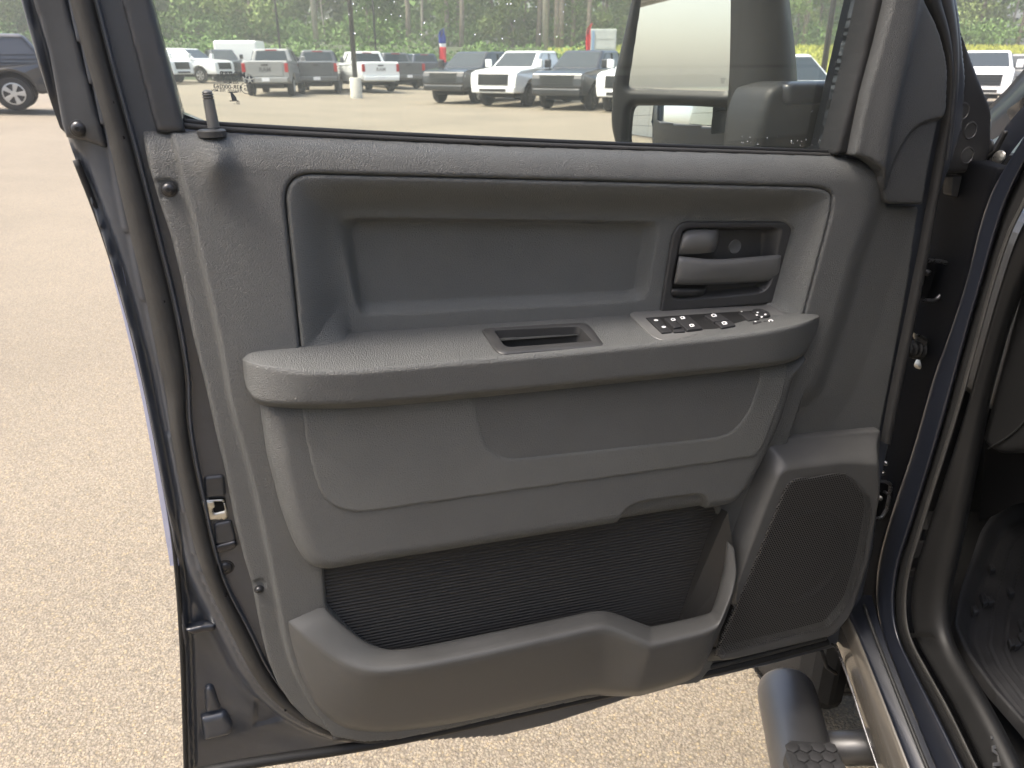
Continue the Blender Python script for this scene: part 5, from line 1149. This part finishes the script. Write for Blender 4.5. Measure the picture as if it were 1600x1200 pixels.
        mk('licence_plate', boxvf(xr_-.125, xr_-.11, -.16, .16, .62, .76)[0], boxvf(0, 1, 0, 1, 0, 1)[1], PLATE, e, smooth=False)
    else:
        mk('grille', boxvf(2.04, 2.07, -.5, .5, .82, 1.10)[0], boxvf(0, 1, 0, 1, 0, 1)[1], T_dark, e, smooth=False)
        for s_ in (-1, 1):
            V3, F3 = lathevf((2.04, s_*.48, .98), (1, 0, 0), [(.10, 0), (.10, .04), (.001, .05)], 16); mk('headlight', V3, F3, LAMP, e)
            for x in ax: mk('fender_flare', boxvf(x-.6, x+.6, min(s_*.78, s_*1.0), max(s_*.78, s_*1.0), .98, 1.05)[0], boxvf(0, 1, 0, 1, 0, 1)[1], T_dark, e, smooth=False)
        bevel(mk('front_bumper', boxvf(2.1, 2.35, -.85, .85, .52, .72)[0], boxvf(0, 1, 0, 1, 0, 1)[1], T_dark, e, smooth=False), .03)
        V3, F3 = lathevf((-2.06, .1, .95), (-1, 0, 0), [(.38, 0), (.40, .05), (.40, .2), (.36, .24), (.1, .22), (.001, .22)], 28); mk('spare_wheel', V3, F3, M['tyre'], e)
    mk('underbody', boxvf(prof[0][0]-.6 if not pk else 2.4, -2.3 if pk else -1.9, -.62, .62, .32, 1.0)[0], boxvf(0, 1, 0, 1, 0, 1)[1], M['black'], e, smooth=False)
    ORG = O_; return e
tail_m = {id(P_silver): mat('badge', (.10, .10, .10), .5), id(P_white): mat('badge', (.25, .25, .25), .5), id(P_grey): mat('badge', (.02, .02, .02), .5)}
R = math.radians
def near(px, dist, yaw, mid=(0, 0)):        # ground position so that local point mid lands under px
    p = at(px, dist); c, s_ = math.cos(yaw), math.sin(yaw); q = np.array([mid[0]*c-mid[1]*s_, mid[0]*s_+mid[1]*c]); x, y = p[0]-q[0], p[1]-q[1]
    return np.array([x, y, float(gh(x, y))-.0])
P_matte = mat('dark_rim', (.03, .03, .03), .35)
# front-facing row: nose towards the camera, turned to the left
y1 = R(-90-28)
vehicle('pickup', 'parked_pickup', 'white pickup facing the camera between two black pickups', 'pickup truck', P_white, near(770, 30.0, y1, (2.95, 0)), y1, P_matte, 6, 'pickups parked nose out')
vehicle('pickup', 'parked_pickup', 'black pickup facing the camera left of the white one', 'pickup truck', P_black, near(692, 32.2, y1, (2.95, 0)), y1, ALU, 6, 'pickups parked nose out')
vehicle('pickup', 'parked_pickup', 'black pickup facing the camera right of the white one', 'pickup truck', P_black, near(868, 28.0, y1, (2.95, 0)), y1, P_matte, 6, 'pickups parked nose out')
vehicle('pickup', 'parked_pickup', 'pickup with a white bonnet partly hidden by the door mirror', 'pickup truck', P_white, near(972, 26.5, y1, (2.95, 0)), y1, P_matte, 6, 'pickups parked nose out')
# tail-to-camera row
y2 = R(100)
vehicle('pickup', 'parked_pickup', 'silver grey pickup with its tailgate towards the camera', 'pickup truck', P_silver, near(418, 35.5, R(97), (-2.95, 0)), R(97), None, 6, 'pickups parked tail out', tail_text='RAM')
vehicle('pickup', 'parked_pickup', 'dark grey pickup with its tailgate towards the camera beside the silver one', 'pickup truck', P_grey, near(497, 39.0, R(100), (-2.95, 0)), R(100), None, 6, 'pickups parked tail out')
vehicle('pickup', 'parked_pickup', 'white pickup seen from its rear left corner behind the concrete lamp base', 'pickup truck', P_white, near(597, 41.5, R(118), (-2.95, 0)), R(118), None, 6, 'pickups parked tail out', tail_text='RAM')
vehicle('pickup', 'parked_pickup', 'dark pickup tail out just right of the white rear-facing pickup', 'pickup truck', P_grey, near(640, 47, R(118), (-2.95, 0)), R(118), None, 6, 'pickups parked tail out')
vehicle('pickup', 'parked_pickup', 'dark blue pickup half hidden behind the leftmost black front-facing pickup', 'pickup truck', P_navy, near(684, 52, R(118), (-2.95, 0)), R(118), None, 6, 'pickups parked tail out')
# far left: white pickups seen from the side, a white box van and an suv
vehicle('pickup', 'parked_pickup', 'white pickup seen from the side with its bonnet to the right', 'pickup truck', P_white, near(330, 51, R(-16), (1.8, 0)), R(-16), None, 6, 'white work pickups at the back')
vehicle('pickup', 'parked_pickup', 'white pickup nearly hidden by the door frame beside the side-on one', 'pickup truck', P_white, near(284, 48, R(-16), (2.7, 0)), R(-16), None, 6, 'white work pickups at the back')
vehicle('pickup', 'parked_pickup', 'black pickup nose seen between the white pickup and the silver tailgate', 'pickup truck', P_black, near(362, 54, R(-60), (2.7, 0)), R(-60), None, 6)
e = vehicle('suv', 'parked_suv', 'black crossover at the left edge of the picture', 'suv', P_black, near(30, 19.6, R(206), (-1.5, .9)), R(206), ALU, 5)
# white van roof behind
ORG = near(382, 58, 0); e = empty('box_van', tuple(ORG), 'long white van standing behind the silver grey pickup', 'van')
bevel(mk('body', *(lambda v: (v[0]+ORG, v[1]))(boxvf(-1.9, 1.1, 0, 2.1, .5, 2.55)), P_white, e, smooth=False), .15, 3)
bevel(mk('cab', *(lambda v: (v[0]+ORG, v[1]))(boxvf(1.12, 2.4, .1, 2.0, .5, 2.0)), P_white, e, smooth=False), .2, 3)
for x in (-1.2, 1.5): V, F = lathevf(ORG+np.array([x, -.02, .38]), (0, 1, 0), [(.38, 0), (.38, .25), (.001, .25)], 24); mk('wheel', V, F, M['tyre'], e)
mk('side_window', *(lambda v: (v[0]+ORG, v[1]))(boxvf(1.4, 2.0, .07, .098, 1.4, 1.85)), G_car, e, smooth=False)
ORG = np.zeros(3)
# seen past the mirror and past the door
vehicle('suv', 'parked_suv', 'white crossover with a wide windscreen seen past the mirror', 'suv', P_white, near(1284, 17.5, R(-75), (2.0, 0)), R(-75), ALU, 5)
vehicle('pickup', 'parked_pickup', 'white pickup bonnet showing just past the door edge', 'pickup truck', P_white, near(1528, 30, R(-120), (2.2, 0)), R(-120), ALU, 6)
vehicle('boxy', 'parked_offroader', 'grey boxy off roader with big tyres beyond the front wing', 'off roader', P_silver, near(1562, 32, R(-150), (1.45, 0)), R(-150), P_matte, 6)
vehicle('boxy', 'parked_offroader', 'dark boxy off roader furthest right behind the grey one', 'off roader', P_black, near(1612, 36, R(-150), (1.45, 0)), R(-150), P_matte, 6)
# ------------------------------------------------------------------ dealership wall behind the camera, seen in the mirrors
ORG = np.array([-2.0, -9.0, 0.])
e = empty('showroom_building', tuple(ORG), 'pale panelled showroom wall reflected in the mirror', 'building')
stucco = mat('pale_panel', (.70, .67, .58), .6, var=(2, .06)); joint = mat('panel_joint', (.30, .29, .26), .8)
mk('wall', *boxvf(-28.5, 28.5, -9.6, -9.1, -.2, 7.5), joint, e, smooth=False)
pm = None
for i in range(19):
    for j in range(5):
        x0 = -28.5+i*3.0; z0 = .0+j*1.5
        if pm is None:
            o = bevel(mk('wall_panel', *boxvf(x0+.03, x0+2.97, -9.1+.002, -9.0, z0+.03, z0+1.47), stucco, e, smooth=False), .008, 1); pm = o
        else:
            o = pm.copy(); COL.objects.link(o); o.location = (3.0*i, 0, 1.5*j)
mk('coping', *boxvf(-28.6, 28.6, -9.7, -8.9, 7.5, 7.7), joint, e, smooth=False)
ORG = np.zeros(3)

hm = bpy.data.materials.new('haze'); hm.use_nodes = True; n = hm.node_tree; n.nodes.clear(); o_ = n.nodes.new('ShaderNodeOutputMaterial'); v_ = n.nodes.new('ShaderNodeVolumePrincipled')
v_.inputs['Color'].default_value = (.95, .96, .93, 1); v_.inputs['Density'].default_value = .0019; v_.inputs['Anisotropy'].default_value = .2; n.links.new(v_.outputs[0], o_.inputs['Volume'])
props(mk('haze', *boxvf(-175, 175, -65, 185, -2, 27), hm, smooth=False), 'pale haze hanging over the lot and the trees', 'haze', kind='stuff')
